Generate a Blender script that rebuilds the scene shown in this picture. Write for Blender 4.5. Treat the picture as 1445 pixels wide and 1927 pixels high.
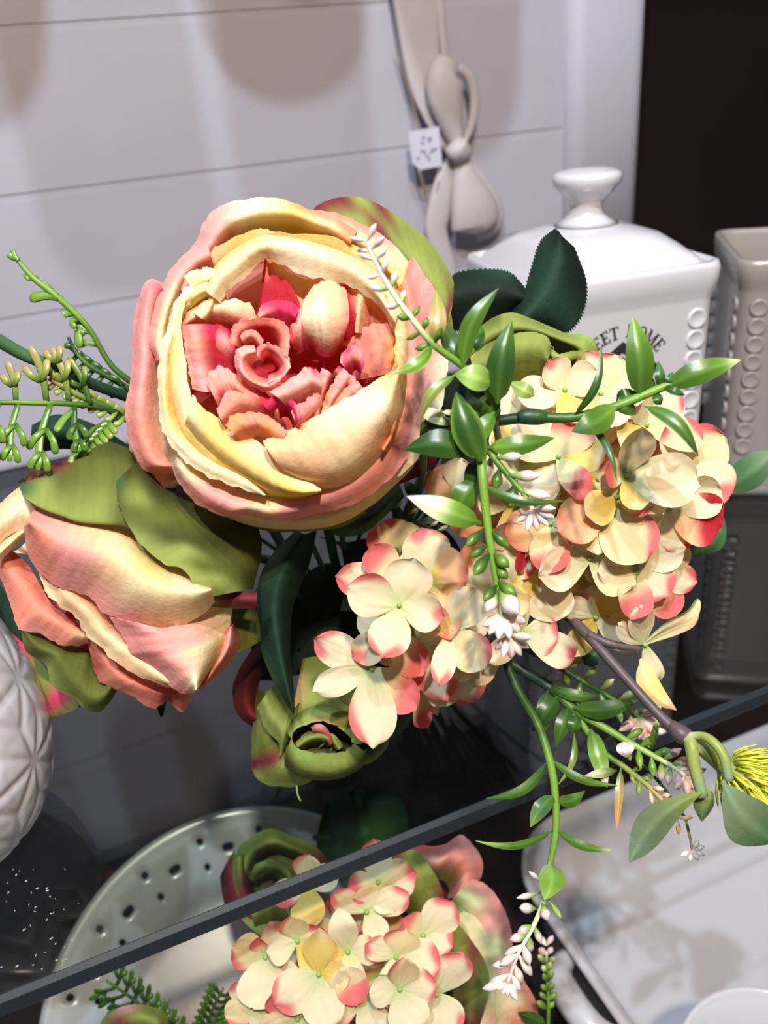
import bpy, bmesh, math, random
from mathutils import Vector, Matrix, noise
for o in list(bpy.data.objects): bpy.data.objects.remove(o)
SC = bpy.context.scene
COL = SC.collection
random.seed(7)
PI = math.pi
# ------------------------------------------------------------------ camera
FX = 1600.0; CX, CY = 722.5, 963.5; CAMH = 0.27
def nrm(v): return Vector(v).normalized()
AX = nrm((4653, -1255, 1600))                 # shelf direction in lens axes
AY = nrm((-754, -754, 1600)); AY = (AY - AX*AY.dot(AX)).normalized()
AZ = AX.cross(AY)
CAM = Vector((0, 0, CAMH))
def to_world(c): c = Vector(c); return Vector((c.dot(AX), c.dot(AY), c.dot(AZ)))
RIGHT = to_world((1, 0, 0)); UP = to_world((0, -1, 0)); BACK = to_world((0, 0, -1))
def W(px, py, z):                             # point at depth z (millimetres) in front of the lens
    z = z/1000.0
    return CAM + to_world(((px-CX)/FX*z, (py-CY)/FX*z, z))
def ray(px, py): return to_world(((px-CX)/FX, (py-CY)/FX, 1.0))
def onZ(px, py, Z): d = ray(px, py); return CAM + d*((Z-CAMH)/d.z)
def onY(px, py, Y): d = ray(px, py); return CAM + d*(Y/d.y)
cd = bpy.data.cameras.new('camera'); cam = bpy.data.objects.new('camera', cd); COL.objects.link(cam)
cam.matrix_world = Matrix.Translation(CAM) @ Matrix((RIGHT, UP, BACK)).transposed().to_4x4()
cd.sensor_fit = 'VERTICAL'; cd.sensor_height = 36.0; cd.sensor_width = 27.0
cd.lens = FX/1927*36.0; cd.clip_start = 0.01; cd.clip_end = 20
cd.dof.use_dof = True; cd.dof.focus_distance = 0.30; cd.dof.aperture_fstop = 11.0
SC.camera = cam
# ------------------------------------------------------------------ world, lights, exposure
SC.view_settings.view_transform = 'Standard'; SC.view_settings.look = 'None'
SC.view_settings.gamma = 1; SC.view_settings.use_curve_mapping = False
SC.view_settings.exposure = 0.0
w = bpy.data.worlds.new('shop'); SC.world = w; w.use_nodes = True
w.node_tree.nodes['Background'].inputs[0].default_value = (0.85, 0.80, 0.80, 1)
w.node_tree.nodes['Background'].inputs[1].default_value = 0.13
def lamp(name, loc, tgt, size, power, col, sy=None):
    l = bpy.data.lights.new(name, 'AREA'); l.energy = power; l.color = col; l.size = size
    if sy: l.shape = 'RECTANGLE'; l.size_y = sy
    o = bpy.data.objects.new(name, l); COL.objects.link(o); o.location = loc
    o.rotation_euler = (Vector(tgt)-Vector(loc)).to_track_quat('-Z', 'Y').to_euler(); return o
LA = (-0.25, -0.25, 1.15); LB = (0.04, -0.25, 1.40)
lamp('shop_spotlight', (0.0, -0.36, 0.95), (0.14, 0.3, 0.14), 0.05, 12.0, (1.0, 0.82, 0.64))
lamp('shop_spotlight', LA, (0.2, 0.5, 0.12), 0.022, 12.0, (0.68, 0.82, 1.0))
lamp('shop_spotlight', LB, (0.2, 0.5, 0.12), 0.022, 9.0, (0.68, 0.82, 1.0))
lamp('cabinet_light_strip', (0.15, 0.12, 0.95), (0.15, 0.30, 0.0), 0.9, 1.5, (0.82, 0.88, 1.0), 0.012)
# ------------------------------------------------------------------ helpers
def lin(c):
    return tuple(((v/255)/12.92 if v/255 <= 0.04045 else ((v/255+0.055)/1.055)**2.4) for v in c)
PAL = dict(C=(253,236,190), Y=(248,226,140), L=(238,216,96), K=(254,182,172), S=(252,170,142), O=(252,178,108),
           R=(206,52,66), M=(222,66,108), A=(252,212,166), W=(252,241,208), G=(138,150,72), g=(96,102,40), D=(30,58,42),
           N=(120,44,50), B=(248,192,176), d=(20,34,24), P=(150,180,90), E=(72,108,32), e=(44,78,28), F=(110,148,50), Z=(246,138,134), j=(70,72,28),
           T=(88,74,76), I=(224,205,200), H=(120,142,110), U=(205,205,70), V=(226,232,176), J=(214,104,92), X=(60,20,24),
           Q=(70,110,66), h=(96,112,74), b=(178,150,96))
PAL = {k: lin(v) for k, v in PAL.items()}
def material(name, base=None, rough=0.5, vcol=False, transl=0.0, bump=0.0, bscale=300, spec=0.5, coat=0.0, vary=0.0, vscale=60, metal=0.0):
    m = bpy.data.materials.new(name); m.use_nodes = True; nt = m.node_tree; N = nt.nodes; L = nt.links
    p = N['Principled BSDF']; p.inputs['Roughness'].default_value = rough
    p.inputs['Specular IOR Level'].default_value = spec; p.inputs['Coat Weight'].default_value = coat
    p.inputs['Coat Roughness'].default_value = 0.08; p.inputs['Metallic'].default_value = metal
    tc = N.new('ShaderNodeTexCoord')
    if vcol:
        a = N.new('ShaderNodeAttribute'); a.attribute_name = 'Col'; src = a.outputs['Color']
    else:
        r = N.new('ShaderNodeRGB'); r.outputs[0].default_value = (*lin(base), 1); src = r.outputs[0]
    if vary:
        n = N.new('ShaderNodeTexNoise'); n.inputs['Scale'].default_value = vscale; n.inputs['Detail'].default_value = 4
        L.new(tc.outputs['Object'], n.inputs['Vector'])
        mr = N.new('ShaderNodeMapRange'); mr.inputs[1].default_value = 0.3; mr.inputs[2].default_value = 0.7
        mr.inputs[3].default_value = 1-vary; mr.inputs[4].default_value = 1+vary
        L.new(n.outputs['Fac'], mr.inputs[0])
        mx = N.new('ShaderNodeVectorMath'); mx.operation = 'SCALE'; L.new(src, mx.inputs[0]); L.new(mr.outputs[0], mx.inputs['Scale'])
        src = mx.outputs[0]
    L.new(src, p.inputs['Base Color'])
    if bump:
        n2 = N.new('ShaderNodeTexNoise'); n2.inputs['Scale'].default_value = bscale; n2.inputs['Detail'].default_value = 5
        L.new(tc.outputs['Object'], n2.inputs['Vector'])
        b = N.new('ShaderNodeBump'); b.inputs['Strength'].default_value = bump; b.inputs['Distance'].default_value = 0.001
        L.new(n2.outputs['Fac'], b.inputs['Height']); L.new(b.outputs['Normal'], p.inputs['Normal'])
    if transl:
        t = N.new('ShaderNodeBsdfTranslucent'); L.new(src, t.inputs['Color'])
        ms = N.new('ShaderNodeMixShader'); ms.inputs[0].default_value = transl
        L.new(p.outputs[0], ms.inputs[1]); L.new(t.outputs[0], ms.inputs[2]); L.new(ms.outputs[0], N['Material Output'].inputs['Surface'])
    return m
MP = material('petal_fabric', rough=0.85, vcol=True, transl=0.42, bump=0.35, bscale=420, spec=0.15, vary=0.05, vscale=90)
ML = material('leaf_fabric', rough=0.75, vcol=True, transl=0.2, bump=0.4, bscale=260, spec=0.25, vary=0.12, vscale=70)
MG = material('leaf_plastic', rough=0.34, vcol=True, transl=0.12, bump=0.15, bscale=200, spec=0.5, vary=0.08, vscale=120)
MS = material('stem_plastic', rough=0.45, vcol=True, bump=0.2, bscale=300, spec=0.4, vary=0.08)
CER = material('white_glazed_ceramic', (200, 197, 200), 0.22, spec=0.55, coat=0.6, bump=0.05, bscale=25)
def link(name, me, mat, parent=None):
    o = bpy.data.objects.new(name, me); COL.objects.link(o)
    if mat and not me.materials: me.materials.append(mat)
    if parent: o.parent = parent
    return o
def tag(o, label, cat, group=None, kind=None):
    if label: o['label'] = label
    if cat: o['category'] = cat
    if group: o['group'] = group
    if kind: o['kind'] = kind
    return o
def thing(name, loc, label, cat, group=None, rz=0):
    o = bpy.data.objects.new(name, None); COL.objects.link(o); o.location = loc; o.rotation_euler = (0, 0, rz); o.empty_display_size = 0.02
    return tag(o, label, cat, group)
def mesh(name, vs, fs, cols=None, smooth=True):
    me = bpy.data.meshes.new(name); me.from_pydata([tuple(v) for v in vs], [], fs)
    if cols:
        a = me.color_attributes.new('Col', 'FLOAT_COLOR', 'POINT')
        flat = []
        for c in cols: flat += [c[0], c[1], c[2], 1.0]
        a.data.foreach_set('color', flat)
    if smooth: me.polygons.foreach_set('use_smooth', [True]*len(me.polygons))
    me.update(); return me
def rootloc(root):
    L = Vector((0, 0, 0)); r = root
    while r: L = L + r.location; r = r.parent
    return L
def crv(P, n):                                # Catmull-Rom resample
    P = [Vector(p) for p in P]
    if len(P) == 1: return [P[0].copy() for _ in range(n)]
    out = []; m = len(P)-1
    for i in range(n):
        t = i/(n-1)*m; k = min(int(t), m-1); f = t-k
        a = P[k-1] if k > 0 else P[k]*2-P[k+1]; b = P[k]; c = P[k+1]; d = P[k+2] if k+2 <= m else P[k+1]*2-P[k]
        out.append(0.5*((2*b)+(c-a)*f+(2*a-5*b+4*c-d)*f*f+(3*b-a-3*c+d)*f**3))
    return out
def lerp_list(cs, t):
    if len(cs) == 1: return cs[0]
    x = t*(len(cs)-1); k = min(int(x), len(cs)-2); f = x-k; f = f*f*(3-2*f)
    return tuple(cs[k][i]*(1-f)+cs[k+1][i]*f for i in range(3))
def solid(o, t):
    me = o.data
    cnt = {}
    for p in me.polygons:
        for k in p.edge_keys: cnt[k] = cnt.get(k, 0)+1
    at = me.attributes.get('sharp_edge') or me.attributes.new('sharp_edge', 'BOOLEAN', 'EDGE')
    at.data.foreach_set('value', [cnt.get(tuple(sorted(e.vertices)), 2) == 1 for e in me.edges])
    m = o.modifiers.new('thickness', 'SOLIDIFY'); m.thickness = t; m.offset = 0; return o
SEED = [0]; ZOFF = [0.0]
def patch(name, root, rows, cols, nu=22, nv=10, jag=0.0, wav=0.0, mat=None, th=0.00022, teeth=0.0):
    """curved sheet: each row is 'depth|x,y x,y ...' sampled into the room; row 0 is the free edge"""
    SEED[0] += 1; sd = SEED[0]*3.17
    n0 = nu
    if not teeth: nu = int(nu*1.9); nv = int(nv*1.5)
    R = []
    for r in rows:
        z, s = r.split('|'); z = float(z)+ZOFF[0]; pts = []
        for q in s.split():
            v = [float(a) for a in q.split(',')]; pts.append((v[0], v[1], v[2] if len(v) > 2 else z))
        R.append(crv(pts, nu))
    base = rootloc(root); vs = []; cl = []
    CL = [[PAL[k] for k in c] for c in cols]
    for i in range(nu):
        colm = crv([r[i] for r in R], nv); u = i/(nu-1)
        pw = [W(*p) for p in colm]
        if jag:
            dv = pw[0]-pw[1]; a = noise.noise(Vector((u*n0*0.55, sd, 0)))+0.6*noise.noise(Vector((u*n0*1.5, sd, 5)))
            pw[0] = pw[0]+dv.normalized()*(a*jag*0.001)
        if teeth:
            k = teeth*0.001*((i*1.0) % 2)
            pw[0] = pw[0]+(pw[0]-pw[1]).normalized()*k; pw[-1] = pw[-1]+(pw[-1]-pw[-2]).normalized()*k
        for j, p in enumerate(pw):
            v = j/(nv-1)
            if mat is not ML:
                p = p+BACK*(0.00060*noise.noise(Vector((u*n0*0.30+sd, v*1.4, sd)))+0.00034*noise.noise(Vector((u*n0*0.8, v*2.0, sd+3))))
            if wav:
                wv = noise.noise(Vector((u*5+sd, v*2.5, sd)))*wav*0.001*(1-0.5*v)
                p = p+BACK*wv
            vs.append(p-base)
            cr = [lerp_list(c, u) for c in CL]
            cc = lerp_list(cr, v) if len(cr) > 1 else cr[0]; q_ = 1+0.13*noise.noise(Vector((u*n0*1.1, v*1.5, sd+7)))
            cl.append(tuple(min(0.97, k_*q_) for k_ in cc))
    fs = [(i*nv+j, (i+1)*nv+j, (i+1)*nv+j+1, i*nv+j+1) for i in range(nu-1) for j in range(nv-1)]
    o = link(name, mesh(name, vs, fs, cl), mat or MP, root)
    return solid(o, th)
def tube_data(P, rad, ns=8, flat=1.0, cap=True, side=None):
    """P world points, rad list; flat squashes the section towards the lens axis"""
    n = len(P); vs = []; fs = []
    for i in range(n):
        t = (P[min(i+1, n-1)]-P[max(i-1, 0)]).normalized()
        a = side if side is not None else t.cross(BACK)
        if a.length < 1e-4: a = t.cross(UP)
        a = (a-t*a.dot(t)).normalized(); b = t.cross(a)
        for k in range(ns):
            q = 2*PI*k/ns
            vs.append(P[i]+a*math.cos(q)*rad[i]+b*math.sin(q)*rad[i]*flat)
    for i in range(n-1):
        for k in range(ns):
            fs.append((i*ns+k, i*ns+(k+1) % ns, (i+1)*ns+(k+1) % ns, (i+1)*ns+k))
    if cap:
        fs.append(tuple(range(ns-1, -1, -1))); fs.append(tuple((n-1)*ns+k for k in range(ns)))
    return vs, fs
def tubeobj(name, root, pts, radii, cols, mat=None, n=None, ns=8, flat=1.0, world=False):
    base = rootloc(root); n = n or max(6, len(pts)*5)
    P = crv([(p if world else W(*p)) for p in pts], n); Rr = crv([(r, 0, 0) for r in radii], n)
    vs, fs = tube_data(P, [max(r.x, 1e-5) for r in Rr], ns, flat)
    CL = [PAL[k] for k in cols]
    cl = [lerp_list(CL, i/(n-1)) for i in range(n) for _ in range(ns)]
    return link(name, mesh(name, [v-base for v in vs], fs, cl), mat or MS, root)
def leaf(root, b, t, w, bow=0.0, arch=4, cols=('e', 'E', 'F'), fold=0.25, name='leaf', mat=None, nu=16, edge=None, pw=0.85, tip=None, twist=0.0, jag=0):
    """leaf from b to t (x,y,depth); w = width in px; bow bends sideways, arch lifts towards the viewer (mm)"""
    base = rootloc(root); B = Vector(b); T = Vector(t); d = T-B; L2 = math.hypot(d.x, d.y) or 1
    nx, ny = -d.y/L2, d.x/L2; vs = []; cl = []; nv = 7
    CL = [PAL[c] for c in cols]; ec = PAL[edge] if edge else None
    for i in range(nu):
        u = i/(nu-1)
        off = bow*math.sin(PI*u); c = B+d*u; cx = c.x+nx*off; cy = c.y+ny*off
        hw = w/2*max(0.02, (math.sin(PI*min(1, u**pw*0.97+0.03))**0.9))
        if u < 0.12: hw = max(hw*(u/0.12), w*0.05)
        if jag: hw *= 1+0.06*((i*1) % 2)
        z = c.z-arch*math.sin(PI*u)
        tw = twist*u
        for j in range(nv):
            s = j/(nv-1)*2-1
            vs.append(W(cx+nx*hw*s*math.cos(tw), cy+ny*hw*s*math.cos(tw), z+(abs(s)*hw*fold+s*hw*math.sin(tw))*z/FX)-base)
            c3 = lerp_list(CL, u)
            if abs(s) < 0.1: c3 = tuple(min(1, q*1.35+0.01) for q in c3)
            elif ec and abs(s) > 0.9: c3 = ec
            if tip and u > 0.78: f = (u-0.78)/0.22; c3 = tuple(c3[k]*(1-f)+PAL[tip][k]*f for k in range(3))
            cl.append(c3)
    fs = [(i*nv+j, (i+1)*nv+j, (i+1)*nv+j+1, i*nv+j+1) for i in range(nu-1) for j in range(nv-1)]
    return solid(link(name, mesh(name, vs, fs, cl), mat or MG, root), 0.0004)
def bud(root, b, t, w, cols=('E', 'F', 'I', 'I'), name='bud', z=None):
    B = Vector(b); T = Vector(t); n = 8; base = rootloc(root)
    P = [W(*(B+(T-B)*(i/(n-1)))) for i in range(n)]
    pr = [0.22, 0.34, 0.6, 0.85, 1.0, 0.95, 0.62, 0.12]
    r = w/2*B.z/1000/FX
    vs, fs = tube_data(P, [r*k for k in pr], 8)
    CL = [PAL[c] for c in cols]
    return link(name, mesh(name, [v-base for v in vs], fs, [lerp_list(CL, i/(n-1)) for i in range(n) for _ in range(8)]), MG, root)
def lathe_data(prof, ns=48, fn=None):
    vs = []; fs = []; n = len(prof)
    for i, (r, z) in enumerate(prof):
        for k in range(ns):
            a = 2*PI*k/ns; rr = r+(fn(a, z, r) if fn else 0)
            vs.append(Vector((rr*math.cos(a), rr*math.sin(a), z)))
    for i in range(n-1):
        for k in range(ns):
            fs.append((i*ns+k, i*ns+(k+1) % ns, (i+1)*ns+(k+1) % ns, (i+1)*ns+k))
    fs.append(tuple(range(ns-1, -1, -1))); fs.append(tuple((n-1)*ns+k for k in range(ns)))
    return vs, fs
def rsq(hx, hy, r, n=6):                      # rounded rectangle ring
    out = []
    for sx, sy, a0 in ((1, 1, 0), (-1, 1, 90), (-1, -1, 180), (1, -1, 270)):
        for k in range(n+1):
            a = math.radians(a0+90*k/n); out.append(((hx-r)*sx+r*math.cos(a), (hy-r)*sy+r*math.sin(a)))
    return out
def loft(rings):                              # rings: (list of xy, z)
    vs = []; fs = []; m = len(rings[0][0])
    for pts, z in rings:
        for x, y in pts: vs.append(Vector((x, y, z)))
    for i in range(len(rings)-1):
        for k in range(m): fs.append((i*m+k, i*m+(k+1) % m, (i+1)*m+(k+1) % m, (i+1)*m+k))
    fs.append(tuple(range(m-1, -1, -1))); fs.append(tuple((len(rings)-1)*m+k for k in range(m)))
    return vs, fs
def box(name, lo, hi, mat, parent=None, bev=0.0):
    bm = bmesh.new(); bmesh.ops.create_cube(bm, size=1)
    for v in bm.verts: v.co = Vector([(lo[i]+hi[i])/2+v.co[i]*(hi[i]-lo[i]) for i in range(3)])
    if bev: bmesh.ops.bevel(bm, geom=bm.edges[:], offset=bev, segments=3, affect='EDGES')
    me = bpy.data.meshes.new(name); bm.to_mesh(me); bm.free()
    return link(name, me, mat, parent)
# ------------------------------------------------------------------ cabinet
YP = 0.738                                    # front face of the plank board
M_dark = material('dark_brown_laminate', (30, 19, 17), 0.5, spec=0.3, bump=0.2, bscale=60, vary=0.15, vscale=8)
M_wood = material('dark_wood_shelf', (40, 27, 26), 0.45, spec=0.4, vary=0.25, vscale=14)
def struct(o): o['kind'] = 'structure'; return o
struct(box('wall_back', (-0.6, 0.86, -0.33), (1.3, 0.90, 1.0), M_dark))
struct(box('wall_left', (-0.62, 0.02, -0.33), (-0.60, 0.90, 1.0), M_dark))
struct(box('wall_right', (1.30, 0.02, -0.33), (1.32, 0.90, 1.0), M_dark))
struct(box('floor', (-0.62, 0.02, -0.33), (1.32, 0.90, -0.30), M_wood))
# glass shelf
gm = bpy.data.materials.new('shelf_glass'); gm.use_nodes = True; nt = gm.node_tree; nt.nodes.clear()
out = nt.nodes.new('ShaderNodeOutputMaterial'); tr = nt.nodes.new('ShaderNodeBsdfTransparent'); gl = nt.nodes.new('ShaderNodeBsdfGlossy')
tr.inputs[0].default_value = (0.86, 0.91, 0.91, 1); gl.inputs['Roughness'].default_value = 0.03; gl.inputs['Color'].default_value = (0.9, 0.95, 1.0, 1)
fr = nt.nodes.new('ShaderNodeFresnel'); gi = nt.nodes.new('ShaderNodeNewGeometry'); mi = nt.nodes.new('ShaderNodeMapRange'); mi.inputs[3].default_value = 1.5; mi.inputs[4].default_value = 1/1.5
nt.links.new(gi.outputs['Backfacing'], mi.inputs[0]); nt.links.new(mi.outputs[0], fr.inputs[0])
mx = nt.nodes.new('ShaderNodeMixShader'); nt.links.new(fr.outputs[0], mx.inputs[0]); nt.links.new(tr.outputs[0], mx.inputs[1]); nt.links.new(gl.outputs[0], mx.inputs[2])
nt.links.new(mx.outputs[0], out.inputs['Surface'])
YE = onZ(722, 1590, 0).y
sh = thing('glass_shelf', (0.2, YE, -0.009), 'clear glass shelf with a dark polished front edge running across the picture', 'shelf')
g1 = link('pane', None or mesh('pane', *[[Vector(v) for v in [(-0.78,0.0022,0),(1.08,0.0022,0),(1.08,0.63,0),(-0.78,0.63,0),(-0.78,0.0022,0.009),(1.08,0.0022,0.009),(1.08,0.63,0.009),(-0.78,0.63,0.009)]], [(0,3,2,1),(4,5,6,7),(0,1,5,4),(1,2,6,5),(2,3,7,6),(3,0,4,7)]], smooth=False), gm, sh)
M_edge = material('ground_glass_edge', (38, 46, 52), 0.4, spec=0.4, coat=0.15)
ev, ef = [], []
prof = [(0.0022, 0.0), (0.0006, 0.0), (0.0, 0.0008), (0.0, 0.0072), (0.0018, 0.009), (0.0022, 0.009)]
for X in (-0.78, 1.08):
    for y, z in prof: ev.append(Vector((X, y, z)))
n6 = len(prof)
ef = [(i, i+1, n6+i+1, n6+i) for i in range(n6-1)]+[(n6-1, 0, n6, 2*n6-1), tuple(range(n6)), tuple(range(2*n6-1, n6-1, -1))]
tag(link('polished_edge', mesh('polished_edge', ev, ef, smooth=False), M_edge, sh), 'dark grey-blue polished front edge', None)
# plank board
M_board = material('white_painted_wood', (178, 173, 181), 0.6, spec=0.3, bump=0.25, bscale=40, vary=0.03, vscale=12)
XR = onY(1192, 415, YP).x
bd = thing('plank_board', (0.15, YP+0.01, 0), 'tall white painted plank board standing at the back of the shelf', 'board')
gz = [0.0, 0.121, 0.210, 0.320, 0.448]
for i in range(4):
    box('plank', (-0.60, -0.01, gz[i]+0.0006), (0.345, 0.012, gz[i+1]-0.0006), M_board, bd, 0.0022)
box('backing_sheet', (-0.60, -0.0090, 0.0), (XR-0.15-0.004, 0.016, 0.447), M_board, bd)
st = link('end_post', mesh('end_post', *loft([(rsq(0.043, 0.024, 0.018), z) for z in (0.0, 0.448)]), smooth=True), M_board, bd)
st.location = (XR-0.15-0.043, 0.002, 0); tag(st, 'rounded upright post closing the right end', None)
# unseen scalloped sheets added above the view to throw rounded shadows on the board
YV = 0.40
def lobe_pts(px):
    out = []
    for x, y in px:
        p = onY(x, y, YP); L = Vector(LA); out.append(L+(p-L)*((YV-L.y)/(p.y-L.y)))
    return out
U1 = crv([(372,-60,0),(376,0,0),(400,100,0),(450,168,0),(530,196,0),(610,182,0),(670,130,0),(692,50,0),(690,-60,0)], 30)
U3 = crv([(738,-60,0),(745,0,0),(772,100,0),(810,200,0),(850,285,0),(890,303,0),(940,272,0),(972,190,0),(982,0,0),(984,-60,0)], 30)
U0 = crv([(-200,-60,0),(-190,100,0),(-120,215,0),(-30,240,0),(40,215,0),(78,150,0),(88,60,0),(90,-60,0)], 30)
lobes = [lobe_pts([(p.x, p.y) for p in u]) for u in (U0, U1, U3)]
for n_, lp in enumerate(lobes):
    zt = 0.78; vs = [Vector((p.x, YV, p.z)) for p in lp]+[Vector((p.x, YV, zt)) for p in lp]
    vs += [v+Vector((0, 0.006, 0)) for v in vs]; m_ = len(lp); q = 2*m_; fs = []
    for i in range(m_-1): fs += [(i, i+1, m_+i+1, m_+i), (q+i, q+m_+i, q+m_+i+1, q+i+1), (i, q+i, q+i+1, i+1), (m_+i, m_+i+1, q+m_+i+1, q+m_+i)]
    fs += [(0, m_, q+m_, q), (m_-1, q+m_-1, q+2*m_-1, 2*m_-1)]
    struct(link('shadow_trim_%d' % (n_+1), mesh('shadow_trim', vs, fs, smooth=False), M_board))
struct(box('shadow_trim_4', (-0.60, YV-0.004, 0.76), (1.30, YV+0.010, 0.82), M_dark))
# ------------------------------------------------------------------ canisters
M_ink = material('black_print', (38, 36, 42), 0.5)
CER_SHADE = material('shaded_glazed_ceramic', (148, 138, 132), 0.3, spec=0.5, coat=0.3, bump=0.05, bscale=25)  # ceramic darkened to beige; the right canister's shade is put into its colour
def canister(name, fl, yaw, w, h, label, lid=True, text=False, scallop=False):
    CER = CER_SHADE if scallop else globals()['CER']
    hw = w/2; c = Vector((fl[0], fl[1], 0)) + Matrix.Rotation(yaw, 3, 'Z') @ Vector((hw, hw, 0))
    r = thing(name, c, label, 'canister', None, yaw)
    prof = [(0.90, 0.0), (0.93, 0.002), (0.945, 0.01), (0.950, 0.5*h), (0.955, h-0.020), (0.96, h-0.0175), (0.985, h-0.013), (0.998, h-0.008), (1.0, h-0.003),
            (0.985, h), (0.94, h), (0.925, h-0.003), (0.90, h-0.010), (0.88, h-0.016), (0.86, 0.02)]
    rings = [(rsq(hw*k, hw*k, 0.010 if k > 0.8 else 0.008), z) for k, z in prof]
    link('body', mesh('body', *loft(rings)), CER, r)
    # raised dimples down both sides of every face
    def dimple(px, py, pz, rot):
        m = []
        for (rr, d) in [(0.0058, -0.0006), (0.0055, 0.0008), (0.0048, 0.0014), (0.0038, 0.0009), (0.0020, 0.0004), (0.0004, 0.0003)]: m.append((rr, d))
        vs, fs = lathe_data(m, 16)
        Mx = Matrix.Translation((px, py, pz)) @ Matrix.Rotation(rot, 4, 'Z') @ Matrix.Rotation(PI/2, 4, 'X')
        o = link('raised_dot', mesh('raised_dot', vs, fs), CER, r); o.matrix_local = Mx
    nd = int((h-0.045)/0.0113)
    for k in range(nd):
        z = h-0.0285-k*0.0113
        for sx in (-1, 1):
            dimple(sx*(hw*0.95-0.0115), -hw*0.951, z, 0)
            dimple(-hw*0.951, sx*(hw*0.95-0.0115), z, -PI/2)
    if scallop:
        vs, fs = [], []; n = 120; pts = rsq(hw*0.93, hw*0.93, 0.01, 29)
        m = len(pts)
        for zi, (k, z) in enumerate(((0.95, 0.016), (1.02, 0.006), (1.0, 0.0), (0.9, 0.0))):
            for q, (x, y) in enumerate(pts):
                s = 1+0.012*math.sin(q*PI/3); vs.append(Vector((x*k*s, y*k*s, z)))
        for i in range(3):
            for q in range(m): fs.append((i*m+q, i*m+(q+1) % m, (i+1)*m+(q+1) % m, (i+1)*m+q))
        link('foot', mesh('foot', vs, fs), CER, r)
    if lid:
        a = hw*0.90
        lp = [(0.90, h-0.014), (0.965, h-0.012), (1.0, h-0.008), (0.99, h-0.004), (0.93, h+0.001), (0.82, h+0.007), (0.68, h+0.0125), (0.5, h+0.0155), (0.34, h+0.0172), (0.26, h+0.0185)]
        rr = []
        for i, (k, z) in enumerate(lp):
            rad = a*k*(0.16 if k > 0.9 else 0.16+0.84*(1-k)/0.74)
            rr.append((rsq(a*k, a*k, min(rad, a*k*0.98), 8), z))
        ld = link('lid', mesh('lid', *loft(rr)), CER, r)
        kp = [(0.0175, 0.0178), (0.0125, 0.0200), (0.0092, 0.0235), (0.0085, 0.027), (0.0100, 0.0305), (0.0145, 0.0345), (0.0178, 0.0385), (0.0186, 0.0415), (0.0178, 0.0437), (0.0145, 0.0450), (0.008, 0.0455), (0.001, 0.0456)]
        link('knob', mesh('knob', *lathe_data([(x, h+z) for x, z in kp], 40)), CER, ld)
    return r
can = canister('canister', onZ(1000, 543, 0.171)[:2], math.radians(-9.5), 0.108, 0.171,
               'white glazed square canister with domed knobbed lid and black lettering on its front', text=True)
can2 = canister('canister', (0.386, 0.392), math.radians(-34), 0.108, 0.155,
                'square canister coloured darker for shade, cut off by the right picture edge, with dotted side and frilled foot', lid=False, scallop=True)
can3 = canister('canister', (0.395, 0.62), math.radians(-5), 0.10, 0.115, 'lower white canister half hidden in the gap behind the other two', lid=False)
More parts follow.
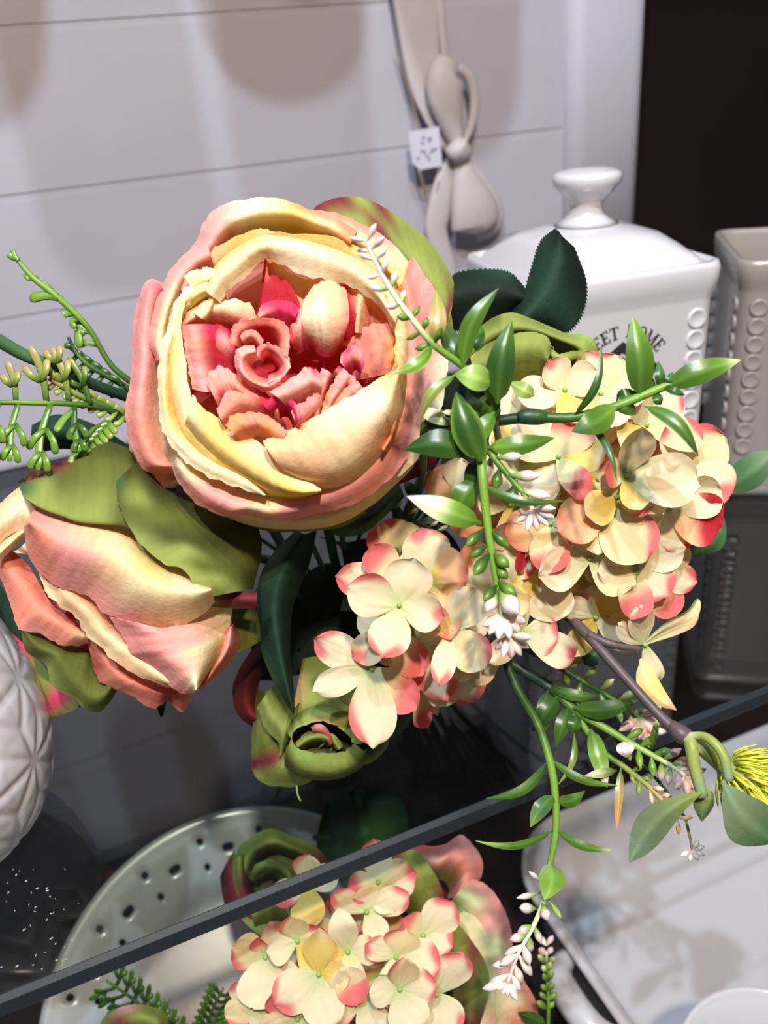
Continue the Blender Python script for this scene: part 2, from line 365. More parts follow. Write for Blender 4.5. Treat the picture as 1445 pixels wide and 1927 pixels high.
# lettering
def letter(ch):
    S = []                                    # boxes (x0,y0,x1,y1) or polys in a 0..1 high cell
    t = 0.17; u = 0.07
    def bx(a, b, c, d): S.append([(a, b), (c, b), (c, d), (a, d)])
    def ln(a, b, c, d, w):
        L = math.hypot(c-a, d-b); nx, ny = -(d-b)/L*w/2, (c-a)/L*w/2
        S.append([(a-nx, b-ny), (c-nx, d-ny), (c+nx, d+ny), (a+nx, b+ny)])
    wd = 0.75
    if ch == 'H':
        for x in (0.12, 0.58): bx(x, 0, x+t, 1); bx(x-0.09, 0, x+t+0.09, u); bx(x-0.09, 1-u, x+t+0.09, 1)
        bx(0.2, 0.46, 0.65, 0.54); wd = 0.87
    elif ch == 'E':
        bx(0.12, 0, 0.12+t, 1); bx(0.03, 0, 0.68, u); bx(0.03, 1-u, 0.66, 1); bx(0.2, 0.47, 0.5, 0.54)
        bx(0.60, 0, 0.68, 0.26); bx(0.59, 0.76, 0.66, 1); bx(0.46, 0.38, 0.52, 0.63); wd = 0.72
    elif ch == 'T':
        bx(0.30, 0, 0.30+t, 1); bx(0.2, 0, 0.57, u); bx(0.02, 1-u, 0.76, 1); bx(0.02, 0.76, 0.09, 1); bx(0.69, 0.76, 0.76, 1); wd = 0.78
    elif ch == 'O':
        n = 24
        for k in range(n):
            a, b = 2*PI*k/n, 2*PI*(k+1)/n
            S.append([(0.43+0.39*math.cos(a), 0.5+0.51*math.sin(a)), (0.43+0.39*math.cos(b), 0.5+0.51*math.sin(b)),
                      (0.43+0.22*math.cos(b), 0.5+0.45*math.sin(b)), (0.43+0.22*math.cos(a), 0.5+0.45*math.sin(a))])
        wd = 0.86
    elif ch == 'M':
        bx(0.11, 0, 0.17, 1); bx(0.78, 0, 0.78+t, 1); bx(0.03, 0, 0.26, u); bx(0.68, 0, 1.03, u); bx(0.0, 1-u, 0.22, 1); bx(0.85, 1-u, 1.03, 1)
        ln(0.17, 0.97, 0.50, 0.03, 0.15); ln(0.50, 0.03, 0.83, 0.97, 0.06); wd = 1.06
    elif ch == 'W':
        ln(0.08, 0.97, 0.33, 0.02, 0.15); ln(0.33, 0.02, 0.52, 0.9, 0.06); ln(0.50, 0.9, 0.75, 0.02, 0.15); ln(0.75, 0.02, 0.98, 0.97, 0.06)
        bx(-0.04, 1-u, 0.24, 1); bx(0.84, 1-u, 1.08, 1); wd = 1.06
    elif ch == 'S':
        pts = crv([(0.58, 0.80, 0), (0.42, 0.96, 0), (0.2, 0.9, 0), (0.14, 0.72, 0), (0.34, 0.54, 0), (0.56, 0.36, 0), (0.52, 0.12, 0), (0.3, 0.03, 0), (0.09, 0.2, 0)], 24)
        for k in range(23): ln(pts[k].x, pts[k].y, pts[k+1].x, pts[k+1].y, 0.07+0.09*math.sin(PI*k/23))
        wd = 0.66
    return S, wd
def prism(polys, d, fn):
    vs, fs = [], []
    for P in polys:
        b = len(vs); m = len(P)
        for x, y in P: vs.append(fn(x, y, 0))
        for x, y in P: vs.append(fn(x, y, d))
        fs.append(tuple(b+k for k in range(m-1, -1, -1))); fs.append(tuple(b+m+k for k in range(m)))
        for k in range(m): fs.append((b+k, b+(k+1) % m, b+m+(k+1) % m, b+m+k))
    return vs, fs
yf = -0.054*0.9545-0.0002                      # front face of the canister, local y
Mi = Matrix.Rotation(math.radians(9.5), 3, 'Z')
def on_front(px, py):                         # where a sight line meets the front face, in canister axes
    d = Mi @ ray(px, py); c = Mi @ (CAM-can.location); t = (yf-c.y)/d.y; return c+d*t
apex = on_front(1179, 611); rt = on_front(1253, 645)
cxl = apex.x-0.0015; Rr = ((rt.x-cxl)**2+(apex.z-rt.z)**2)/(2*(apex.z-rt.z)); czl = apex.z-Rr
hgt = 0.0068; word = 'SWEET HOME'; ws = [(letter(c) if c != ' ' else ([], 0.55)) for c in word]
tot = sum(w_ for _, w_ in ws)*hgt*1.06; s = -tot/2-0.002
for (polys, wd) in ws:
    a = (s+wd*hgt*0.53)/(Rr-0.003)
    if polys:
        def fn(x, y, d, a=a, wd=wd):
            lx = (x-wd/2)*hgt; ly = Rr-hgt*0.5+(y-0.5)*hgt
            return Vector((cxl+ly*math.sin(a)+lx*math.cos(a), yf-d, czl+ly*math.cos(a)-lx*math.sin(a)))
        link('printed_letter', mesh('printed_letter', *prism(polys, 0.00015, fn), smooth=False), M_ink, can)
    s += wd*hgt*1.06
hc = on_front(1172, 643)
def hf(x, y, d): return Vector((hc.x+x, yf-d, hc.z+y))
house = [[(0, 0), (-0.022, -0.016), (-0.022, -0.021), (0, -0.006)], [(0, 0), (0, -0.006), (0.022, -0.021), (0.022, -0.016)],
         [(-0.015, -0.019), (0, -0.008), (0.015, -0.019), (0.015, -0.036), (-0.015, -0.036)]]
link('printed_house', mesh('printed_house', *prism(house, 0.00012, hf), smooth=False), M_ink, can)
# ------------------------------------------------------------------ embossed pot at the left edge
pc = W(-190, 1400, 335); pot = thing('embossed_pot', (pc.x, pc.y, 0), 'round white pot with embossed star facets at the left picture edge', 'pot')
def relief(a, z, r):
    u = a/(2*PI)*12; v = z/0.030; 
    if int(math.floor(v)) % 2: u += 0.5
    x = (u-math.floor(u)-0.5); y = (v-math.floor(v)-0.5)*1.05
    th = math.atan2(y, x)/(PI/4); d = abs(th-round(th))*math.hypot(x, y)*PI/4
    e = min(0.5-abs(x), 0.5-abs(y/1.05))
    return -0.0009*math.exp(-(d/0.06)**2)-0.0002*math.exp(-(e/0.06)**2)
pp = [(0.026, 0), (0.034, 0.001), (0.040, 0.005), (0.047, 0.013), (0.0525, 0.025), (0.0555, 0.040), (0.0560, 0.052), (0.0545, 0.066), (0.051, 0.082), (0.046, 0.098), (0.041, 0.112), (0.038, 0.124), (0.039, 0.132), (0.037, 0.134), (0.034, 0.130), (0.034, 0.02)]
P2 = [(p.x, p.y) for p in crv([(a, b, 0) for a, b in pp], 150)]
link('body', mesh('body', *lathe_data(P2, 360, lambda a, z, r: relief(a, z, r) if 0.004 < z < 0.128 and r > 0.0345 else 0)), CER, pot)
# ------------------------------------------------------------------ bow and price tag on the board
M_rib = material('off_white_satin', (190, 180, 178), 0.55, spec=0.4, bump=0.2, bscale=90)
YB = YP-0.012
def B2(px, py, dy=0): return onY(px, py, YB-dy)
bow = thing('ribbon_bow', B2(860, 290), 'cream satin ribbon bow hanging against the white plank board', 'bow')
def ribbon(name, pts, hw, th, parent, n=40):
    base = rootloc(parent); P = crv([B2(*p) for p in pts], n); H = crv([(h, 0, 0) for h in hw], n); vs = []; fs = []
    for i in range(n):
        t = (P[min(i+1, n-1)]-P[max(i-1, 0)]).normalized(); a = t.cross(Vector((0, 1, 0)))
        a = (a.normalized() if a.length > 1e-3 else Vector((1, 0, 0)))
        for k in range(10):
            q = 2*PI*k/10; vs.append(P[i]+a*math.cos(q)*H[i].x+Vector((0, 1, 0))*math.sin(q)*th-base)
    for i in range(n-1):
        for k in range(10): fs.append((i*10+k, i*10+(k+1) % 10, (i+1)*10+(k+1) % 10, (i+1)*10+k))
    fs.append(tuple(range(9, -1, -1))); fs.append(tuple((n-1)*10+k for k in range(10)))
    return link(name, mesh(name, vs, fs), M_rib, parent)
ribbon('loop', [(862, 285, .008), (850, 235, .012), (838, 180, .014), (838, 140, .012), (850, 124, .008)], [.005, .011, .017, .017, .009], .009, bow)
ribbon('loop', [(862, 285, .003), (885, 240, .004), (893, 190, .004), (885, 150, .004), (862, 126, .004)], [.003, .004, .005, .005, .004], .004, bow)
ribbon('loop', [(866, 290, .008), (876, 340, .012), (888, 385, .014), (895, 420, .012), (892, 436, .008)], [.006, .014, .022, .025, .014], .009, bow)
ribbon('loop', [(868, 290, .002), (905, 340, .003), (930, 385, .003), (928, 420, .003), (895, 440, .002)], [.004, .006, .008, .009, .008], .004, bow)
ribbon('knot', [(850, 268, .016), (862, 280, .02), (876, 292, .016)], [.008, .011, .008], .008, bow, 12)
ribbon('tail', [(856, 290, .005), (838, 340, .006), (826, 400, .006), (822, 440, .005), (840, 500, .004), (850, 540, .003)], [.005, .010, .012, .011, .010, .010], .003, bow)
ribbon('strap', [(858, 280, .004), (846, 220, .003), (838, 120, .003), (828, 0, .003), (820, -110, .003)], [.003, .0035, .0035, .004, .004], .0015, bow)
ribbon('strap', [(846, 280, .004), (818, 220, .004), (800, 150, .003), (787, 40, .003), (772, -110, .003)], [.005, .010, .016, .020, .023], .0015, bow)
tg = thing('price_tag', B2(800, 280), 'small white price tag with faint writing hanging left of the bow', 'tag')
M_tag = material('tag_card', (206, 202, 214), 0.6); M_tagink = material('purple_ink', (150, 138, 168), 0.6)
def quad(name, P, parent, mat, d):
    base = rootloc(parent); vs = [B2(x, y, d0)-base for x, y, d0 in P]+[B2(x, y, d0)-base+Vector((0, 0.0006, 0)) for x, y, d0 in P]
    m = len(P); fs = [tuple(range(m)), tuple(range(2*m-1, m-1, -1))]+[(k, (k+1) % m, m+(k+1) % m, m+k) for k in range(m)]
    return link(name, mesh(name, vs, fs, smooth=False), mat, parent)
quad('card', [(768, 248, .012), (826, 238, .012), (832, 312, .012), (790, 320, .012), (776, 306, .012)], tg, M_tag, 0)
random.seed(3)
for k in range(13):
    x = 783+random.random()*34; y = 256+random.random()*48
    quad('ink_mark', [(x, y, .0127), (x+6, y-1, .0127), (x+7, y+2, .0127), (x+1, y+4, .0127)], tg, M_tagink, 0)
def strand(name, pts, r, parent, mat):
    base = rootloc(parent); P = crv([B2(*p) for p in pts], 24); vs, fs = tube_data(P, [r]*24, 6)
    return link(name, mesh(name, [v-base for v in vs], fs), mat, parent)
M_str = material('tan_string', (150, 134, 122), 0.8)
strand('string', [(790, 248, .011), (778, 200, .004), (760, 140, .002), (745, 90, .002)], .0008, tg, M_str)
strand('string', [(788, 318, .011), (802, 370, .004), (812, 410, .003), (814, 450, .002), (816, 480, .002)], .0013, tg, M_str)
strand('string', [(826, 340, .009), (815, 390, .006), (812, 420, .004)], .0008, tg, M_str)
# ------------------------------------------------------------------ round pierced plate and square dish below the shelf
pcn = W(470, 1885, 500); Rp = 0.122
nrmv = (CAM-pcn).normalized(); nrmv = (nrmv+Vector((0.0, -0.12, 0.10))).normalized()
tilt_up = Vector((0, 0, 1))-nrmv*nrmv.z; tilt_up.normalize()
low = pcn.z-Rp*tilt_up.z; pcn.z += (-0.30-low)
plate = thing('pierced_plate', pcn, 'large round white plate with a pierced rim leaning below the glass shelf', 'plate')
xa = tilt_up.cross(nrmv).normalized(); Mp = Matrix((xa, tilt_up, nrmv)).transposed().to_4x4()
bm = bmesh.new(); nr, na = 14, 180
radii = [0.0, 0.02, 0.05, 0.072, 0.078, 0.084, 0.090, 0.094, 0.098, 0.102, 0.106, 0.110, 0.116, Rp]
hts = [0.0, 0, 0, 0.0005, 0.002, 0.004, 0.006, 0.0068, 0.0076, 0.0084, 0.0092, 0.010, 0.0108, 0.012]
V = [[bm.verts.new((radii[i]*math.cos(2*PI*k/na), radii[i]*math.sin(2*PI*k/na), hts[i])) for k in range(na)] for i in range(1, nr)]
c0 = bm.verts.new((0, 0, 0))
for k in range(na): bm.faces.new((c0, V[0][k], V[0][(k+1) % na]))
for i in range(nr-2):
    for k in range(na):
        q = k % 10
        hole = (i in (7,) and q in (1, 2)) or (i in (9, ) and q in (6, )) or (i == 5 and q == 6)
        if not hole: bm.faces.new((V[i][k], V[i+1][k], V[i+1][(k+1) % na], V[i][(k+1) % na]))
me = bpy.data.meshes.new('dish_face'); bm.to_mesh(me); bm.free(); me.polygons.foreach_set('use_smooth', [True]*len(me.polygons))
MPL = material('shaded_centre_ceramic', (190, 188, 188), 0.25, spec=0.5, coat=0.5)  # brownish patchy centre below is the plate's shade put into its colour
nt = MPL.node_tree; NN = nt.nodes; tc = NN.new('ShaderNodeTexCoord'); ln = NN.new('ShaderNodeVectorMath'); ln.operation = 'LENGTH'
nz = NN.new('ShaderNodeTexNoise'); nz.inputs['Scale'].default_value = 28; nz.inputs['Detail'].default_value = 2
nt.links.new(tc.outputs['Object'], ln.inputs[0]); nt.links.new(tc.outputs['Object'], nz.inputs['Vector'])
ad = NN.new('ShaderNodeMath'); ad.operation = 'MULTIPLY_ADD'; nt.links.new(nz.outputs['Fac'], ad.inputs[0]); ad.inputs[1].default_value = 0.05; nt.links.new(ln.outputs['Value'], ad.inputs[2])
rp = NN.new('ShaderNodeValToRGB'); mr2 = NN.new('ShaderNodeMapRange'); mr2.inputs[1].default_value = 0.06; mr2.inputs[2].default_value = 0.16
nt.links.new(ad.outputs[0], mr2.inputs[0]); nt.links.new(mr2.outputs[0], rp.inputs[0])
rp.color_ramp.elements[0].position = 0.25; rp.color_ramp.elements[0].color = (*lin((92, 78, 74)), 1)
rp.color_ramp.elements[1].position = 0.50; rp.color_ramp.elements[1].color = (*lin((176, 176, 176)), 1)
nt.links.new(rp.outputs[0], NN['Principled BSDF'].inputs['Base Color'])
po = link('dish_face', me, MPL, plate); po.matrix_local = Mp
m = po.modifiers.new('t', 'SOLIDIFY'); m.thickness = 0.004; m.offset = -1
m = po.modifiers.new('s', 'SUBSURF'); m.levels = 2; m.render_levels = 2
a = onZ(950, 1600, -0.215); dx = 0.155; dy = 0.105
dish = thing('serving_dish', (a.x+dx-0.004, a.y-dy+0.012, -0.30), 'deep white rounded rectangular serving dish on the lower shelf at bottom right', 'dish')
dr = [(0.86, 0.0), (0.88, 0.004), (0.91, 0.03), (0.95, 0.06), (0.985, 0.078), (1.0, 0.084), (0.99, 0.086), (0.965, 0.085), (0.93, 0.078), (0.89, 0.045), (0.84, 0.016), (0.70, 0.010)]
link('body', mesh('body', *loft([(rsq(dx*k, dy*k, 0.055*k, 12), z) for k, z in dr])), CER, dish)
for sx in (-1, 1):                             # scrolled lug on each short side
    hv, hfs = tube_data(crv([(sx*dx*0.97, -0.045, 0.070), (sx*(dx+0.010), -0.034, 0.076), (sx*(dx+0.014), -0.015, 0.078), (sx*(dx+0.010), 0.005, 0.076), (sx*dx*0.97, 0.016, 0.070)], 20), [0.006+0.003*math.sin(PI*i/19) for i in range(20)], 12)
    link('handle', mesh('handle', hv, hfs), CER, dish)
bl = onZ(1470, 1985, -0.17)
bowl = thing('small_bowl', (bl.x, bl.y, dish.location.z+0.010), 'small round white bowl at the bottom right corner standing inside the dish', 'bowl')
link('body', mesh('body', *lathe_data([(0.022, 0), (0.026, 0.004), (0.036, 0.03), (0.045, 0.075), (0.047, 0.100), (0.0465, 0.103), (0.044, 0.102), (0.040, 0.07), (0.025, 0.02), (0.002, 0.012)], 64)), CER, bowl)
# ------------------------------------------------------------------ the big open rose
HUB = onZ(655, 1150, 0)                       # stems of the bouquet meet on the shelf here
def stem_to_hub(root, start, mids=(), r=0.0022, cols=('e', 'D', 'D'), hub=None, name='stem'):
    b = rootloc(root)
    P = [W(*start)]+[W(*q) for q in mids]+[b+Vector((0, 0, r))]
    return tubeobj(name, root, P, [r, r, r], cols, MS, world=True, n=24)
def hubthing(name, dx, dy, label, cat, group=None):
    return thing(name, HUB+Vector((dx, dy, 0)), label, cat, group)
def petals(root, data, name='petal', mat=None, **kw):
    for d in data:
        opt = dict(kw)
        if len(d) > 2: opt.update(d[2])
        nm = opt.pop('name', name); patch(nm, root, d[0], d[1], mat=opt.pop('mat', mat), **opt)
rose = hubthing('cabbage_rose', 0, 0, 'large open cream and pink cabbage rose with coral centre, facing the viewer', 'flower', None)
stem_to_hub(rose, (600, 860, 335), [(622, 1020, 370)])
petals(rose, [
 # outer layer, seen on the inner face, edges curling outwards
 (['296|330,540 340,492 372,452 390,408 430,383 470,375 500,371 545,380 590,398 630,410 672,434', '292|350,552 364,502 396,466 420,432 450,415 480,405 510,402 550,405 590,420 625,434 660,458', '312|385,590 400,540 425,500 445,475 470,465 490,460 520,460 555,460 585,470 615,480 645,500'], ['KKKBWCOSS', 'KKBWCYCO', 'CYLY'], dict(nu=34, jag=1.2)),
 (['305|580,394 630,400 680,422 725,448 765,488 790,530', '296|590,425 630,432 675,452 715,478 745,512 765,550', '312|600,470 630,470 660,490 690,520 715,550 730,580'], ['SSSBCC', 'OCCC', 'YL'], dict(jag=1)),
 (['301|306,534 285,525 268,540 257,575 249,630 250,670 243,730 235,775 239,810 250,850 275,885 328,892', '294|314,552 300,546 286,560 279,590 275,640 276,680 270,730 268,780 274,820 285,850 300,870 332,872', '312|345,580 335,590 325,620 320,650 318,690 318,730 320,770 325,800 330,830 335,850 340,860 350,850'], ['KKKKS', 'MKKSS', 'AC'], dict(nu=34, jag=1.3)),
 (['295|390,452 345,480 316,515 298,560 284,605 281,640 294,680', '290|396,480 362,500 337,530 320,570 307,610 303,645 306,675', '305|410,520 385,530 360,560 345,590 335,620 332,645 333,670'], ['KKKKK', 'KBCCC', 'YL'], dict(jag=1)),
 (['322|238,780 243,840 255,890 272,932 290,938 328,924', '308|256,780 262,840 276,885 292,912 308,915 338,905', '316|300,780 310,830 330,870 345,885 355,890 365,880'], ['CA', 'AC', 'Ab'], dict(jag=0.5)),
 (['291|322,862 326,885 336,908 365,942 395,961 428,973 470,970 510,979 550,976 588,968 640,957 692,934 738,897 770,855', '284|338,858 347,878 362,897 392,920 421,938 450,948 480,950 515,955 550,951 585,941 625,925 670,900 705,867 730,830', '298|390,845 400,850 420,860 440,870 470,880 500,890 530,895 560,890 590,880 620,870 640,860 660,850 680,830 690,800'], ['WBKKKKKSK', 'WCKBCKKKS', 'YL'], dict(nu=40, jag=1.4)),
 (['312|370,940 430,974 480,990 540,996 600,994 650,980 700,950 742,914 775,880 808,830 832,770', '300|392,925 440,955 490,970 540,975 590,972 640,958 688,928 722,897 752,862 780,820 805,770', '325|440,900 480,920 520,930 560,930 600,920 640,900 670,880 700,850 720,820 730,790 740,760'], ['CCYCC', 'YCCC', 'YL'], dict(nu=34, jag=0.8)),
 (['322|450,975 480,993 520,1001 570,1000 640,992 690,965', '316|460,965 490,982 525,990 570,988 630,978 680,955', '330|480,940 500,950 530,955 570,950 610,940 650,920'], ['GGg', 'GG', 'g'], dict(name='sepal', mat=ML, jag=1)),
 (['296|777,484 800,520 820,550 834,600 841,660 839,712 829,770 811,817 786,860 750,897', '290|767,500 784,540 795,580 801,622 801,670 797,722 786,770 768,812 745,847 712,882', '284|757,530 765,560 770,600 770,650 766,700 757,755 742,800 720,835 695,860 670,880', '300|735,560 742,590 745,620 742,660 735,700 725,740 705,780 685,810 665,830 640,850'], ['KKKWWCC', 'KKKBKKK', 'SSKSOS', 'OOL'], dict(nu=34, jag=1)),
 # pointed fold at the upper right
 (['294|700,470 735,490 757,505 776,485', '290|720,500 740,518 755,540 770,520', '300|735,530 745,550 755,570 772,560'], ['CCYS', 'YLYS', 'Lg'], dict(nu=14)),
 # second whorl
 (['293|380,476 430,452 490,430 520,437 597,441 655,456 702,480 742,520 770,575 782,630', '297|398,505 440,486 490,466 530,468 595,472 640,486 680,508 715,546 738,600 745,640', '308|430,540 460,520 500,500 540,500 590,505 630,520 660,540 690,570 705,610 710,640'], ['CYCYYCOY', 'CLLYYO', 'LL'], dict(nu=34, jag=1)),
 (['281|415,570 432,545 462,520 498,487 522,494 560,513 600,525 640,533 680,551 715,577 742,625', '277|392,552 408,520 440,492 480,463 510,456 560,463 610,479 650,497 685,517 715,552 746,602', '290|385,540 403,503 430,477 480,447 510,443 565,450 620,465 660,482 695,503 727,535 757,590'], ['WCCWWWCWCC', 'CCCWCCC', 'YC'], dict(nu=34, jag=1.6)),
 (['282|332,560 352,545 385,528 393,548 385,570 365,590', '279|350,575 366,562 388,548 400,560 396,580 380,600', '292|375,590 385,580 400,575 412,580 415,595 405,610'], ['CWCC', 'YC', 'L'], dict(nu=18, jag=1.8, wav=2)),
 (['284|345,520 372,508 396,500 412,520 424,540', '281|360,540 380,528 398,525 412,540 425,555', '292|380,560 395,552 410,552 422,560 430,570'], ['CWC', 'YCY', 'L'], dict(nu=16, jag=1.6, wav=2)),
 (['280|360,535 332,560 320,590 317,615 303,650 298,690 298,740 303,790 312,822 336,854 370,883 408,903 450,919 494,932', '280|375,550 352,572 338,600 331,630 319,665 315,702 316,747 323,790 337,820 362,846 396,869 431,886 466,901 500,932', '302|405,580 385,600 370,630 365,660 360,690 358,720 360,750 370,790 385,815 405,835 430,850 460,868 490,895 505,934'], ['WWWWWWCW', 'CCCYCCW', 'YLYYL'], dict(nu=40, jag=1.3)),
 (['278|352,560 341,600 344,640 350,690 356,730 366,765 388,805 412,842', '280|334,570 325,620 323,680 330,740 343,790 366,830 395,860 430,880', '288|322,580 312,630 310,690 316,750 330,800 355,845 390,875 430,895'], ['CCWCC', 'YYCYY', 'LL'], dict(nu=26, jag=1)),
 (['276|362,742 380,765 412,788 420,800 440,813 490,834 520,860 550,888 577,906 604,920', '274|352,785 375,810 400,835 430,858 460,880 490,898 515,913 545,924 572,928 604,924', '290|342,812 365,850 395,880 430,905 470,925 510,940 550,945 580,940 600,930 606,925'], ['CYYCWWW', 'CYYYLY', 'YLL'], dict(nu=30, jag=1)),
 (['272|494,830 530,816 560,801 598,781 640,756 680,735 710,714 735,698 742,684', '267|503,846 540,850 580,845 620,830 660,810 700,780 727,748 744,713 752,688', '273|535,885 570,896 610,896 650,882 692,850 717,818 738,783 750,740 757,700', '292|580,915 618,932 660,926 702,896 732,860 752,820 767,780 772,740 772,700'], ['AAAWWCYY', 'AAACWCY', 'CACACY', 'YYO'], dict(nu=30, nv=14, jag=1)),
 (['279|722,545 738,580 743,620 742,660 740,700 732,745', '281|742,545 757,590 762,630 760,670 757,710 748,755', '290|757,550 772,600 777,640 775,680 770,730 760,775'], ['CCYO', 'YCO', 'OS'], dict(nu=20, jag=0.8)),
 (['281|748,700 742,740 736,780 728,815 715,840', '278|758,700 753,745 746,785 737,820 722,848', '290|768,700 763,745 756,790 746,825 730,855'], ['KSS', 'SO', 'O'], dict(nu=16, jag=0.6)),
])
